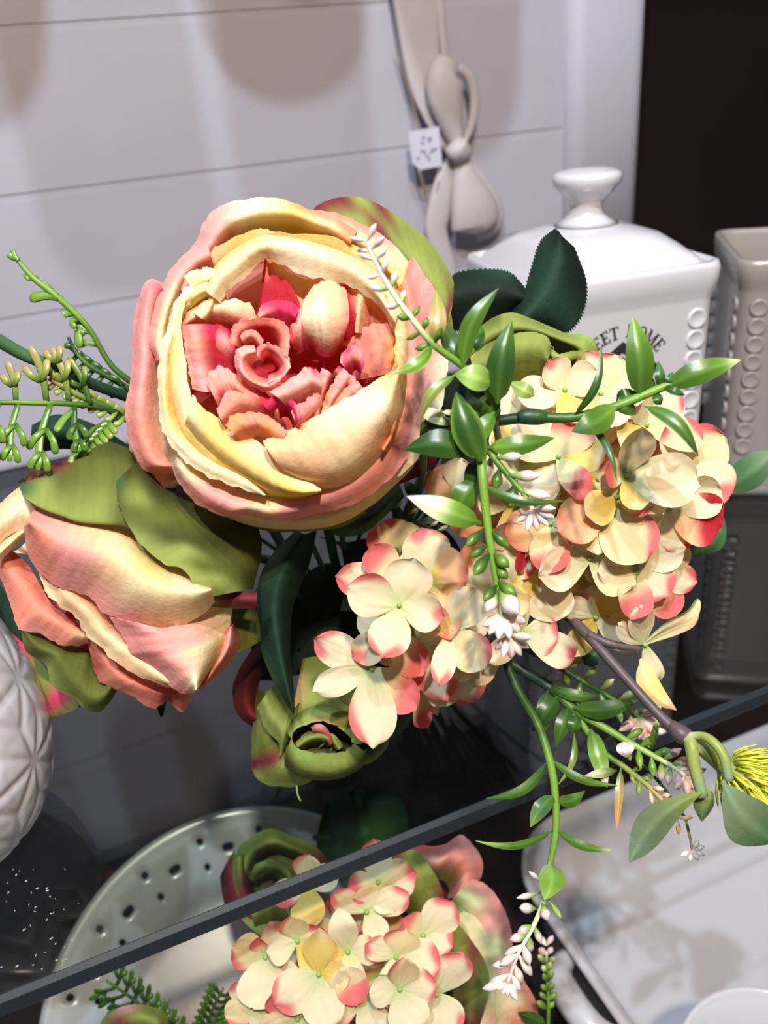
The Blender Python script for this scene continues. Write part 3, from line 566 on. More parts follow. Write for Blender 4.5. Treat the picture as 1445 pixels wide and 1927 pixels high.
# coral heart of the rose
ZOFF[0] = 6.0
petals(rose, [
 (['296|318,600 390,500 480,470 560,480 660,500 730,560 770,640', '300|322,720 420,700 480,690 560,690 640,690 700,690 760,690', '288|352,830 430,860 500,880 560,880 640,850 700,800 740,740'], ['ASSASS', 'RRRRRR', 'SSRS'], dict(nu=26)),
 (['284|498,487 530,505 570,520 640,530 700,560 742,605', '287|490,550 530,560 580,570 640,580 690,600 740,630', '292|480,620 530,640 590,645 640,650 690,655 740,655'], ['RAASSA', 'RRASRSS', 'RRSS'], dict(nu=24, jag=1)),
 (['279|503,488 506,515 533,526 548,538 564,572', '280|496,540 512,550 530,556 546,564 564,588', '283|486,598 510,606 530,612 548,612 566,602'], ['SRRR', 'RRR', 'RM'], dict(nu=18, jag=1.4)),
 (['275|485,592 494,573 520,565 546,568 563,580', '273|487,598 505,588 526,583 545,588 556,598', '279|490,604 510,612 530,618 546,622 556,616'], ['KMMM', 'KMM', 'MR'], dict(nu=18)),
 (['274|572,566 588,541 607,529 630,532 652,546', '269|568,597 585,589 605,584 630,586 657,592', '272|573,628 590,626 610,630 632,630 650,625', '280|580,648 592,660 610,672 626,670 642,655'], ['WAAAS', 'AWWAS', 'BWWAS', 'MMMRR'], dict(nu=22, nv=14, jag=1)),
 (['277|542,628 552,598 566,578 575,560', '275|548,645 560,622 568,610 574,600', '281|558,668 572,660 588,655 596,650'], ['RKKS', 'RBK', 'RR'], dict(nu=16, jag=1)),
 (['278|626,538 650,535 664,540 674,548', '279|636,590 655,590 666,592 676,594', '284|645,642 656,640 665,634 672,624'], ['SRSA', 'SRRA', 'RRR'], dict(nu=14, jag=0.5)),
 (['277|668,626 670,590 672,560 674,544', '276|674,626 677,590 680,565 684,552', '283|690,630 694,600 698,580 702,566'], ['CCW', 'AA', 'SS'], dict(nu=14, jag=0.5)),
 (['282|690,556 712,572 732,596 744,622', '284|688,590 706,604 724,618 742,640', '288|680,625 700,632 720,640 740,655'], ['ASA', 'SSA', 'JS'], dict(nu=14, jag=0.5)),
 (['279|646,668 660,640 676,622 700,610 744,606', '279|652,680 668,660 690,650 715,648 745,648', '280|660,695 680,688 700,685 722,682 742,682', '282|668,715 690,712 706,708 725,704 738,700'], ['MKSSS', 'KKSSO', 'KSSO', 'SS'], dict(nu=20, nv=12, jag=1)),
 (['270|640,682 648,662 664,652 682,660 685,690', '270|648,692 656,678 668,672 678,680 680,700', '276|660,706 664,700 670,696 676,702 676,712'], ['KMKM', 'MKM', 'R'], dict(nu=16, jag=1)),
 (['277|338,605 356,582 380,568 405,562 440,562 470,573 486,602', '275|345,612 368,596 392,586 412,582 440,590 462,600 480,612', '283|350,626 375,618 400,614 420,618 440,625 458,628 475,622'], ['SAAWAS', 'SAWASS', 'SSRR'], dict(nu=24, jag=1)),
 (['274|343,612 348,650 353,690 362,732', '271|362,610 370,650 376,690 388,738', '276|395,610 402,650 406,690 412,735', '284|440,620 444,660 444,700 436,735'], ['SBBK', 'KSKK', 'MRRS', 'RR'], dict(nu=18, nv=14, jag=1)),
 (['279|392,632 405,610 425,618 440,640', '277|400,660 415,645 430,650 442,665', '283|410,700 422,690 432,690 445,695'], ['RRM', 'RKR', 'R'], dict(nu=14)),
 (['265|432,646 436,620 452,604 478,599 512,600 536,608 545,632 541,672', '268|446,652 450,634 464,622 482,618 508,619 524,628 530,645 528,668', '280|462,660 466,648 476,640 488,636 504,638 514,646 518,656 518,668'], ['SKKSSSKS', 'SSRSS', 'RRR'], dict(nu=26, jag=1)),
 (['262|478,650 456,652 443,664 443,690 456,714 480,729 503,736 528,724', '259|482,662 464,666 455,676 456,694 468,711 485,721 505,724 528,712', '268|490,676 480,680 474,688 478,700 486,708 496,712 508,712 522,704'], ['KBKKSKBK', 'BBKKSBK', 'KSR'], dict(nu=26, jag=1)),
 (['259|482,668 486,652 500,645 520,652 538,670 546,682 542,700 524,714 505,722', '262|490,676 493,666 502,660 516,666 529,678 534,688 531,698 520,706 506,712', '276|498,686 500,680 504,676 511,680 516,686 518,692 516,698 510,700 504,702'], ['KKKBBCBBK', 'KSJKKJS', 'RRR'], dict(nu=28, jag=1)),
 (['266|452,634 462,622 480,622 496,640', '268|458,646 466,638 478,638 490,652', '276|468,656 474,650 480,652 486,662'], ['KBK', 'KS', 'R'], dict(nu=14)),
 (['268|388,716 394,700 414,690 436,700 456,716 478,730', '264|398,738 408,724 424,718 442,724 462,738 486,746', '268|412,766 422,752 436,748 454,754 472,762 492,768', '276|424,792 436,782 450,780 466,782 482,788 498,794'], ['KBKKSK', 'KSKSSK', 'SMSRSS', 'SRSR'], dict(nu=22, nv=12, jag=1)),
 (['266|408,770 424,742 440,726 466,724 500,740 520,752', '264|416,790 434,768 452,756 478,758 504,768 524,776', '272|430,812 450,800 470,795 490,798 510,804 528,810'], ['KKSKRK', 'SSSRS', 'OSS'], dict(nu=20, jag=1)),
 (['264|424,800 440,780 470,776 500,780 522,795 540,812', '264|440,815 458,803 480,800 502,806 520,818 532,826', '272|460,834 475,828 490,826 505,830 515,836 522,840'], ['SOSSSS', 'OSOS', 'SO'], dict(nu=20, jag=1)),
 (['261|496,762 512,746 536,738 552,752 562,772 568,788', '262|506,774 518,762 536,758 548,768 556,782 560,796', '270|522,794 530,786 540,784 546,790 550,800 552,808'], ['MMRMKM', 'RMMM', 'RR'], dict(nu=18, jag=1)),
 (['262|503,737 528,722 556,708 574,692 590,694 604,704', '258|520,746 544,736 566,726 584,716 596,718 606,726', '264|540,766 556,760 572,752 586,742 596,742 604,746', '274|556,790 568,786 580,778 590,770 598,764 604,762'], ['KBBKMK', 'BKBKS', 'SBBS', 'RSR'], dict(nu=20, nv=12, jag=1)),
 (['262|548,776 566,760 586,744 602,736', '264|556,796 574,784 592,768 606,756', '274|566,816 582,806 598,792 610,778'], ['KKKS', 'SSKS', 'OS'], dict(nu=14, jag=1)),
 (['267|588,782 594,750 598,715 604,692', '266|598,785 604,752 612,722 620,700', '274|606,788 614,760 622,735 632,715'], ['OKKK', 'SSKB', 'RRR'], dict(nu=16, jag=1)),
 (['267|604,776 614,744 630,714 648,694', '266|614,780 626,752 642,728 658,708', '273|622,782 634,760 648,742 662,726'], ['COKK', 'SKKK', 'RRR'], dict(nu=16, jag=1)),
 (['268|616,782 628,756 648,732 672,716', '267|624,788 638,766 658,746 680,728', '274|634,790 648,774 664,758 682,744'], ['COSK', 'OSSK', 'RSR'], dict(nu=16, jag=1)),
 (['270|622,790 642,764 664,744 690,728', '269|630,800 652,780 676,762 698,742', '274|640,806 662,790 684,772 704,756'], ['OSSK', 'OASS', 'SS'], dict(nu=16, jag=1)),
 (['267|636,690 654,700 672,716 684,738 686,760', '268|628,700 644,712 658,728 668,746 670,764', '276|620,712 634,724 644,738 650,752 652,768'], ['MKSS', 'KSSS', 'R'], dict(nu=16, jag=1)),
])
ZOFF[0] = 0.0
# calyx leaves of the big rose
petals(rose, [
 (['318|586,400 605,382 650,370 690,375 732,396 772,424 812,460 850,522 854,546', '310|612,432 650,420 690,425 730,445 765,475 800,510 828,550 845,575 848,590', '318|640,480 680,480 715,500 750,525 780,560 805,600 820,630 830,650 832,660'], ['NNNGNGGGGG', 'NGGNGGGGNG', 'GGGG'], dict(nu=34, jag=0.5)),
 (['322|835,560 848,590 852,640 840,690', '318|825,570 836,600 838,640 828,680', '325|815,580 822,600 822,640 815,670'], ['GPGN', 'GG', 'G'], dict(nu=14)),
 (['326|300,835 325,870 330,890', '322|290,850 310,880 322,900', '328|280,860 300,890 310,910'], ['NNN', 'NN', 'N'], dict(nu=10)),
 (['318|780,850 770,885 740,915', '322|800,830 800,870 780,900', '326|820,840 820,870 800,890'], ['NNN', 'NN', 'N'], dict(nu=10)),
], name='sepal', mat=ML)
# ------------------------------------------------------------------ half closed rose at lower left
lr = hubthing('cabbage_rose', -0.012, -0.004, 'half closed cream and pink cabbage rose nodding down at the lower left', 'flower', None)
stem_to_hub(lr, (400, 1060, 345), [(520, 1060, 385)])
petals(lr, [
 (['299|46,990 52,1042 78,1080 110,1104 142,1113 172,1126 202,1157 262,1172 318,1182 374,1161 404,1133', '286|55,985 78,1010 110,1033 150,1048 190,1062 230,1085 270,1110 320,1122 362,1122 398,1112', '289|58,970 88,985 125,1000 165,1010 208,1022 245,1045 280,1070 325,1092 360,1100 396,1108', '305|70,952 100,962 140,968 185,973 230,988 265,1013 300,1048 330,1063 360,1083 396,1103'], ['KSSKKKBACC', 'SSKBACCCC', 'KBACYCC', 'ACCYYYY'], dict(nu=40, nv=14, jag=1)),
 (['300|204,1160 232,1198 246,1230 290,1255 320,1290 345,1305 366,1303', '290|258,1172 285,1195 300,1222 328,1242 350,1262 364,1280 369,1298', '296|320,1180 345,1190 362,1205 378,1222 384,1242 382,1265 374,1292', '315|398,1137 434,1142 433,1170 429,1195 420,1220 405,1248 376,1290'], ['KKKKKW', 'KKKBBWW', 'BBBCCCC', 'CCCYYA'], dict(nu=28, nv=14, jag=1.2)),
 (['314|424,1185 410,1230 385,1272 373,1306', '310|436,1178 428,1222 402,1262 378,1300', '325|440,1172 452,1205 432,1246 385,1292'], ['KSSS', 'KBSS', 'NSS'], dict(nu=18, jag=0.6)),
 (['303|22,1040 60,1046 76,1088 98,1128 138,1158 163,1196 214,1240 258,1271 322,1293 366,1300', '300|45,1025 84,1060 108,1096 134,1120 168,1150 196,1190 240,1224 280,1250 330,1280 368,1290', '312|60,1010 110,1040 140,1080 170,1110 200,1140 230,1180 270,1210 310,1230 350,1250 370,1270'], ['CACACAAC', 'AACC', 'JS'], dict(nu=34, jag=1.6, wav=2)),
 (['312|140,1120 175,1125 200,1170 225,1200', '316|130,1140 165,1150 190,1190 215,1220', '320|120,1160 150,1170 180,1210 200,1230'], ['MMRM', 'RM', 'R'], dict(nu=14, wav=3)),
 (['318|-2,1078 14,1120 28,1165 40,1186 74,1191 100,1207 123,1215 166,1210', '312|2,1050 30,1090 52,1125 70,1150 95,1165 120,1178 142,1190 166,1200', '318|20,1035 50,1060 75,1100 92,1130 112,1150 135,1165 150,1178 170,1192'], ['SSSKSSA', 'SSSA', 'JSS'], dict(nu=26, jag=1)),
 (['320|165,1205 178,1258 192,1284 243,1307 288,1333 315,1318 342,1340 367,1298', '312|178,1200 200,1245 225,1272 258,1288 290,1300 318,1302 342,1310 366,1290', '318|190,1195 225,1235 255,1260 280,1270 305,1280 325,1285 345,1290 364,1282'], ['SJSSSJSK', 'SSJS', 'JS'], dict(nu=30, jag=1.2)),
 (['324|0,1040 60,1080 120,1150 200,1210', '328|0,1080 60,1130 120,1180 190,1230', '326|20,1120 60,1160 110,1195 170,1225'], ['JJS', 'JJ', 'J'], dict(nu=16)),
 (['316|-4,950 18,932 38,916 54,928 68,945', '305|-6,985 15,970 38,955 52,958 62,968', '308|-6,1030 10,1012 30,1000 45,998 56,1000'], ['CCCA', 'CWC', 'AA'], dict(nu=18, jag=0.8)),
 (['312|-6,1062 14,1042 34,1022 50,1004', '304|-6,1045 12,1028 30,1012 46,1000', '312|-6,1025 10,1010 26,1000 40,995'], ['CWCC', 'CC', 'A'], dict(nu=14, jag=0.6)),
])
petals(lr, [
 (['316|34,908 60,888 110,871 150,850 187,830 236,842 262,868', '300|40,925 80,912 120,902 160,888 200,882 240,888 258,900', '292|46,936 76,952 116,965 150,974 192,977 225,980 240,986', '296|50,940 80,958 118,971 152,982 192,986 225,988 238,990'], ['gNNgjjj', 'QGggggj', 'GGGGGgj', 'gg'], dict(nu=28, nv=14, jag=0.4)),
 (['290|219,905 221,940 234,975 262,1020 306,1060 340,1069 359,1090 378,1125', '294|240,885 255,930 285,975 320,1012 350,1035 380,1065 400,1090 412,1120', '302|262,870 296,925 335,965 370,1000 405,1040 430,1070 445,1090 450,1112', '326|300,885 360,925 425,950 475,975 492,1020 488,1060 480,1090 476,1108'], ['QggGGGGG', 'jGgjGgGg', 'jjgjggG', 'jjjgg'], dict(nu=28, nv=16, jag=0.5)),  # dark olive puts the big rose's shade into the sepal colour
 (['306|386,1127 430,1117 484,1112', '304|392,1134 430,1128 484,1128', '308|402,1142 440,1144 482,1145'], ['GNX', 'GNN', 'gN'], dict(nu=14)),
 (['325|432,1145 440,1190 446,1230', '330|455,1145 470,1180 475,1215', '336|470,1140 500,1160 500,1200'], ['ggg', 'gg', 'd'], dict(nu=12)),
 (['326|40,1188 50,1226 86,1250 100,1290 140,1315 158,1333 184,1341 206,1322 220,1298', '318|48,1188 70,1215 105,1232 125,1262 150,1288 165,1305 182,1312 198,1304 208,1292', '328|60,1186 90,1195 125,1212 150,1218 165,1220 172,1240 182,1262 192,1280 198,1286'], ['GgGGGggg', 'gggg', 'gg'], dict(nu=26, jag=0.6)),
 (['352|10,1180 40,1205 70,1240 90,1262 120,1295 152,1330', '350|20,1235 45,1250 66,1272 84,1292 108,1315 135,1338', '355|28,1290 48,1305 60,1320 70,1338 84,1348 110,1348'], ['DMGGMG', 'GMGGMG', 'GGMG'], dict(nu=22)),
 (['350|0,1100 25,1140 45,1170 62,1200', '352|0,1140 15,1180 35,1205 60,1225', '356|0,1180 10,1210 30,1235 50,1240'], ['DDd', 'DD', 'd'], dict(nu=12)),
 (['350|290,1310 300,1345 306,1348 313,1320', '352|296,1305 302,1325 308,1325 312,1310'], ['DDD', 'D'], dict(nu=10, nv=4)),
], name='sepal', mat=ML)
# ------------------------------------------------------------------ green rose buds
gb = hubthing('rose_bud', -0.005, -0.012, 'green and maroon rose bud hanging low under the pale hydrangea', 'flower')
stem_to_hub(gb, (610, 1290, 385), [(640, 1220, 420)], r=0.002)
petals(gb, [
 (['362|484,1300 477,1350 474,1410 474,1440 482,1462 505,1477 545,1481 585,1470 606,1446', '350|505,1300 500,1350 500,1395 505,1420 520,1438 540,1446 562,1446 585,1440 602,1432', '352|530,1300 525,1350 530,1385 540,1395 552,1400 565,1405 580,1412 590,1420 600,1426'], ['gGGNGGGGN', 'gGgNGGGN', 'gggX'], dict(nu=30, jag=1.2)),
 (['344|484,1330 500,1372 524,1396 527,1424 545,1380 560,1352', '340|498,1310 512,1340 528,1360 536,1370 548,1350 560,1335', '352|515,1290 528,1300 540,1310 550,1312 560,1310 570,1305'], ['GGGGPG', 'GGg', 'gg'], dict(nu=20, jag=0.8)),
 (['343|552,1345 580,1352 620,1362 665,1372', '346|556,1310 590,1310 630,1315 668,1330', '360|570,1240 600,1235 640,1240 675,1270'], ['GgGb', 'bGgG', 'ggg'], dict(nu=18, jag=0.6)),
 (['338|548,1390 556,1372 580,1362 605,1358 632,1366 655,1384 668,1400', '339|540,1378 556,1358 582,1342 610,1338 642,1348 668,1370 684,1398', '350|530,1360 552,1335 580,1320 612,1316 650,1326 680,1352 700,1385'], ['GPbGG', 'gGg', 'gg'], dict(nu=20, jag=0.6)),
 (['335|548,1390 560,1408 590,1416 625,1418 650,1412 668,1400', '337|538,1418 558,1440 592,1450 630,1450 662,1440 690,1418', '346|535,1440 560,1462 594,1468 634,1466 668,1452 700,1428'], ['GPGGG', 'gGGg', 'gg'], dict(nu=20, jag=0.8)),
 (['344|600,1434 640,1448 664,1448 672,1440 700,1434 724,1412 732,1392', '340|606,1420 640,1430 664,1432 680,1424 700,1414 716,1398 722,1385', '352|620,1405 650,1410 670,1412 685,1404 700,1394 710,1382 712,1372'], ['GGgGGG', 'QGQQg', 'DQ'], dict(nu=22, jag=0.8)),
 (['345|664,1370 690,1362 705,1345', '346|662,1395 690,1390 715,1380', '350|660,1415 690,1412 720,1400'], ['GQD', 'QQ', 'D'], dict(nu=12)),
 (['350|545,1385 580,1360 630,1360 668,1398', '353|545,1400 580,1390 630,1390 665,1405', '350|550,1415 590,1425 630,1425 665,1410'], ['gdg', 'XX', 'gg'], dict(nu=12)),
 (['344|556,1398 575,1380 602,1374 630,1384 645,1404', '341|560,1406 580,1392 604,1388 626,1396 638,1410', '350|570,1414 585,1406 604,1404 618,1408 628,1414'], ['GgPG', 'GG', 'd'], dict(nu=14, jag=0.8)),
 (['340|585,1368 600,1362 616,1372 628,1398', '342|590,1380 602,1380 614,1388 622,1402', '350|594,1390 604,1395 612,1400 616,1406'], ['JKJN', 'NJ', 'X'], dict(nu=12)),
 (['346|600,1406 614,1398 626,1404 620,1414', '352|604,1408 614,1404 620,1407 616,1412'], ['GPG', 'g'], dict(nu=12, nv=5)),
 (['366|490,1205 462,1240 440,1285 440,1325 452,1350 480,1370', '358|492,1235 476,1260 462,1290 462,1320 470,1342 482,1352', '364|500,1250 492,1270 486,1290 484,1310 486,1330 488,1340'], ['XNNNNX', 'XXNN', 'X'], dict(nu=18, jag=0.6)),
], mat=ML)
tubeobj('loose_thread', gb, [(558, 1478, 350), (560, 1495, 350), (566, 1508, 350)], [0.0004, 0.0004, 0.0003], 'GP', n=8, ns=5)
ub = hubthing('rose_bud', 0.014, 0.004, 'olive green rose bud tucked under the dark toothed leaf by the canister', 'flower')
stem_to_hub(ub, (960, 740, 345), [(860, 960, 390)], r=0.002)
petals(ub, [
 (['325|880,655 895,625 925,600 960,588 1000,600 1060,625 1105,632 1124,656 1128,700', '318|885,675 905,648 935,628 965,618 1005,622 1055,640 1090,655 1102,680 1104,710', '335|900,700 925,680 945,665 970,655 1005,655 1045,665 1070,680 1080,700 1080,720'], ['gGgGGGPGG', 'gGGGGGg', 'gg'], dict(nu=30, jag=0.5)),
 (['313|885,672 930,640 980,625 1030,635 1038,660', '312|890,700 930,680 975,665 1015,665 1030,680', '325|900,760 930,745 975,730 1010,725 1030,720'], ['GgGGg', 'GGGG', 'gG'], dict(nu=20, jag=0.6)),
 (['314|1028,650 1050,665 1075,662 1098,660 1100,690 1080,705', '316|1030,670 1048,680 1070,682 1086,680 1088,696 1075,706', '330|1034,690 1048,694 1062,696 1074,696 1076,702 1070,708'], ['GPGGPG', 'GgG', 'dd'], dict(nu=20, jag=0.6)),
 (['318|1030,648 1042,655 1040,668 1052,672', '322|1026,656 1034,662 1034,672 1044,680'], ['GPG', 'g'], dict(nu=12, nv=5)),
 (['320|905,720 950,700 1000,705 1010,740', '326|905,760 950,745 1000,745 1010,770', '334|905,800 950,800 1000,790 1010,800'], ['gGgG', 'gg', 'g'], dict(nu=14)),
], mat=ML)
# ------------------------------------------------------------------ dark leaves
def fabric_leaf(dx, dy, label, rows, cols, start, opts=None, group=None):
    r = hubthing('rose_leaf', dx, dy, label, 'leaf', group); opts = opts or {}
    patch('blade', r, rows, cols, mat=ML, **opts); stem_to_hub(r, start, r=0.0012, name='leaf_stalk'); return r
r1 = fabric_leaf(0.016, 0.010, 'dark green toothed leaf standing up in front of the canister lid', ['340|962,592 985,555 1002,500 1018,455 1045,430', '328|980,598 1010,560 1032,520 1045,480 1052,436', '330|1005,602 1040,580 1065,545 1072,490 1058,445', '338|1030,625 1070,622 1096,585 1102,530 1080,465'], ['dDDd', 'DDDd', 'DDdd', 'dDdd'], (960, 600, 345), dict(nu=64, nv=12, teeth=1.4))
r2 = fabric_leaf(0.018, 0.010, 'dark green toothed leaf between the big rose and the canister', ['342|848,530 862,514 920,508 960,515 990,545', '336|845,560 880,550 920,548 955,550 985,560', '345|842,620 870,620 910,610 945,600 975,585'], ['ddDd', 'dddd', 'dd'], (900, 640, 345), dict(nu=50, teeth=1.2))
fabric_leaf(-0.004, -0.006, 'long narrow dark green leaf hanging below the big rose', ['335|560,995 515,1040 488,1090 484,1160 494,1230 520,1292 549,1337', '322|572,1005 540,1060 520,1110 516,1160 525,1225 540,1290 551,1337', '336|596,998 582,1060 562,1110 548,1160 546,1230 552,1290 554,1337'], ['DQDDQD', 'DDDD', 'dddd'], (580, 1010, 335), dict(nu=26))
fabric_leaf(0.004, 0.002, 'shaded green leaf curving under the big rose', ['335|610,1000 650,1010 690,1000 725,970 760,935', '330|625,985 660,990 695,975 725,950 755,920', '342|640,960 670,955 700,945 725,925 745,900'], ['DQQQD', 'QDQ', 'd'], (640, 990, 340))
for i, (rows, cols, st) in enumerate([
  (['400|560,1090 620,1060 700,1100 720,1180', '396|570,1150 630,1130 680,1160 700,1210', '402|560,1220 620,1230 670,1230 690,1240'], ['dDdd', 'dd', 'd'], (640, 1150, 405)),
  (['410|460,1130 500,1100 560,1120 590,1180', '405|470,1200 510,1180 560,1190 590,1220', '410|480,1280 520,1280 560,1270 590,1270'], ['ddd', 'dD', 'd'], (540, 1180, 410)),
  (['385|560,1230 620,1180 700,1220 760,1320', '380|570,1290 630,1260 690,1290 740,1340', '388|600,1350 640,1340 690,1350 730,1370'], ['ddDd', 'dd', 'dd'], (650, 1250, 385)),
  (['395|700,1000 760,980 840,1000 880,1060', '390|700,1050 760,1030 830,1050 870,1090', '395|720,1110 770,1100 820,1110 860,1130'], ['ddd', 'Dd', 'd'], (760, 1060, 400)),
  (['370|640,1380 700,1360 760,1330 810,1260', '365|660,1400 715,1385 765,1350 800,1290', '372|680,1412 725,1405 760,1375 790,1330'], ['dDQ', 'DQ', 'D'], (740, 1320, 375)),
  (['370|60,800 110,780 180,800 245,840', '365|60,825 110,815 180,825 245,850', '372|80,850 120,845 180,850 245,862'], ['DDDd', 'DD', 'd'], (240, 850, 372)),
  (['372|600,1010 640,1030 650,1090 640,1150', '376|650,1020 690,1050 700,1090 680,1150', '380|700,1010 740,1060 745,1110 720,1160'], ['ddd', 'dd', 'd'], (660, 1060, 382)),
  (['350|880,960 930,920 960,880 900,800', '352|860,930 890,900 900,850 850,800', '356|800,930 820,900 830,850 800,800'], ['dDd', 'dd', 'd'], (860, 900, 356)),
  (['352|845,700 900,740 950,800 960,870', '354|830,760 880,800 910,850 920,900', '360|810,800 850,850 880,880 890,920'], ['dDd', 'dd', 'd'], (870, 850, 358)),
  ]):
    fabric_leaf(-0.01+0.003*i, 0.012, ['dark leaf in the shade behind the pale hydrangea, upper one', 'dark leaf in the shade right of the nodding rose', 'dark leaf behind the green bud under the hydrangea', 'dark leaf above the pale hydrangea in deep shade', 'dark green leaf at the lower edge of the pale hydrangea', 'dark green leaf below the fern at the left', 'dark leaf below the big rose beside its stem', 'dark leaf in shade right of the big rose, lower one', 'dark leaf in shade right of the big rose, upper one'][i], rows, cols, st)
for (b, t, w_, bw, cs, lab, st) in [((1340, 930, 385), (1460, 848, 375), 62, 6, ('h', 'Q', 'H'), 'smooth grey-green leaf at the right edge beside the hydrangea', (1330, 940, 385)),
                    ((1300, 1045, 392), (1362, 975, 385), 40, 14, ('e', 'Q', 'Q'), 'small green leaf peeping out right of the hydrangea', (1300, 1040, 392))]:
    r = hubthing('eucalyptus_leaf', 0.02, 0.0, lab, 'leaf'); leaf(r, b, t, w_, bw, 3, cs, name='blade', mat=ML, pw=1.25); stem_to_hub(r, st, [(1000, 1080, 400)], r=0.0012, name='leaf_stalk')
# ------------------------------------------------------------------ hydrangeas
def petal_mesh(shape, pal, sd):
    nu, nv = 14, 17; vs = []; cl = []
    rnd = random.Random(sd)
    k1 = rnd.uniform(-1, 1)
    for i in range(nu):
        u = 1-(1-i/(nu-1))**1.7
        hw = 0.5*(0.14+0.86*math.sin(PI/2*u/0.62)) if u < 0.62 else 0.5*math.sqrt(max(0.03, 1-1.0*((u-0.62)/0.38)**2))
        for j in range(nv):
            s = j/(nv-1)*2-1
            uu = u-(0.03*s*s*u)                          # rounded tip
            y = s*hw
            z = shape[0]*math.sin(u*PI*0.5)**2+shape[1]*(s*hw*2)**2*u+0.035*math.sin(s*3+k1*3+u*4)*u+shape[2]*max(0, u-0.65)**2
            z += 0.014*noise.noise(Vector((u*1.5, s*11, sd+4)))
            z += 0.012*noise.noise(Vector((u*6, s*4, sd)))
            uu += 0.012*noise.noise(Vector((s*7, u, sd+9)))*(u > 0.9)
            vs.append((uu, y, z))
            base = PAL[pal[0]]; mid = PAL[pal[1]]; tp = PAL[pal[2]]
            c = lerp_list([base, mid, mid], u)
            if pal[3] == 't': f = max(0, (u-0.72+0.10*math.sin(s*4+k1*4))/0.2)
            elif pal[3] == 's': f = max(0, (s*0.8+u*0.9-0.95)/0.35)
            elif pal[3] == 'q': f = max(0, (-s*0.8+u*0.9-0.95)/0.35)
            elif pal[3] == 'w': f = max(0, (u-0.42+0.15*s)/0.3)
            else: f = 0
            f = min(1, f); f = f*f*(3-2*f)
            cl.append(tuple(c[q]*(1-f)+tp[q]*f for q in range(3)))
    fs = [(i*nv+j, (i+1)*nv+j, (i+1)*nv+j+1, i*nv+j+1) for i in range(nu-1) for j in range(nv-1)]
    me = mesh('petal', vs, fs, cl); me.materials.append(MP)
    o_ = bpy.data.objects.new('tmp', me); solid(o_, 0.01); bpy.data.objects.remove(o_); return me
SH = {'f': (0.04, 0.05, 0.3), 'c': (0.16, 0.22, 0.4), 'r': (0.10, 0.10, -1.6)}
PC = {'t': ('V', 'W', 'Z', 't'), 's': ('V', 'C', 'Z', 's'), 'q': ('V', 'W', 'Z', 'q'), 'p': ('V', 'W', 'C', 'n'), 'w': ('V', 'C', 'Z', 'w'),
      'a': ('L', 'A', 'S', 't'), 'g': ('V', 'C', 'P', 's'), 'm': ('C', 'A', 'R', 'w'), 'y': ('L', 'Y', 'C', 't'), 'x': ('V', 'W', 'W', 'n')}
PM = {}
def pmesh(s, c):
    k = (s, c)
    if k not in PM: PM[k] = petal_mesh(SH[s], PC[c], len(PM)*2.3+1)
    return PM[k]
def eye_mesh():
    vs, fs = lathe_data([(0.30, -0.1), (0.34, 0.1), (0.30, 0.34), (0.16, 0.5), (0.03, 0.54)], 10)
    me = mesh('floret', vs, fs, [PAL['P']]*len(vs)); me.materials.append(MG); return me
EYE = eye_mesh()
def floret(root, px, py, z, pet, tilt=(0, 0)):
    """pet: list (angle deg counterclockwise, length px, width px, lift deg, shape, colour)"""
    n = (BACK+RIGHT*tilt[0]+UP*tilt[1]).normalized(); x = (RIGHT-n*RIGHT.dot(n)).normalized(); y = n.cross(x)
    k = z/1000/FX; f = bpy.data.objects.new('floret', EYE); COL.objects.link(f); f.parent = root
    M = Matrix((x, y, n)).transposed().to_4x4(); M.translation = W(px, py, z)-rootloc(root)
    es = 15*k; f.matrix_local = M @ Matrix.Scale(es, 4)
    for a, L, wd, lift, s, c in pet:
        p = bpy.data.objects.new('petal', pmesh(s, c)); COL.objects.link(p); p.parent = f
        md = p.modifiers.new('thickness', 'SOLIDIFY'); md.thickness = 0.006; md.offset = 0
        p.matrix_local = Matrix.Rotation(math.radians(a), 4, 'Z') @ Matrix.Rotation(math.radians(-lift), 4, 'Y') @ Matrix.Diagonal((L*k/es, wd*k/es, L*k/es, 1))
def auto(rnd, spin, L, cols='tspwt', shp='fcr', lift=12):
    return [(spin+90*q+rnd.uniform(-12, 12), L*rnd.uniform(0.88, 1.1), L*rnd.uniform(0.74, 0.92), lift+rnd.uniform(-14, 16), rnd.choice(shp), rnd.choice(cols)) for q in range(4)]
rnd = random.Random(11)
h1 = hubthing('hydrangea_head', 0.004, -0.014, 'pale hydrangea head with pink petal tips hanging front and centre', 'flower')
stem_to_hub(h1, (800, 1180, 345), [(760, 1200, 400)], r=0.0022)
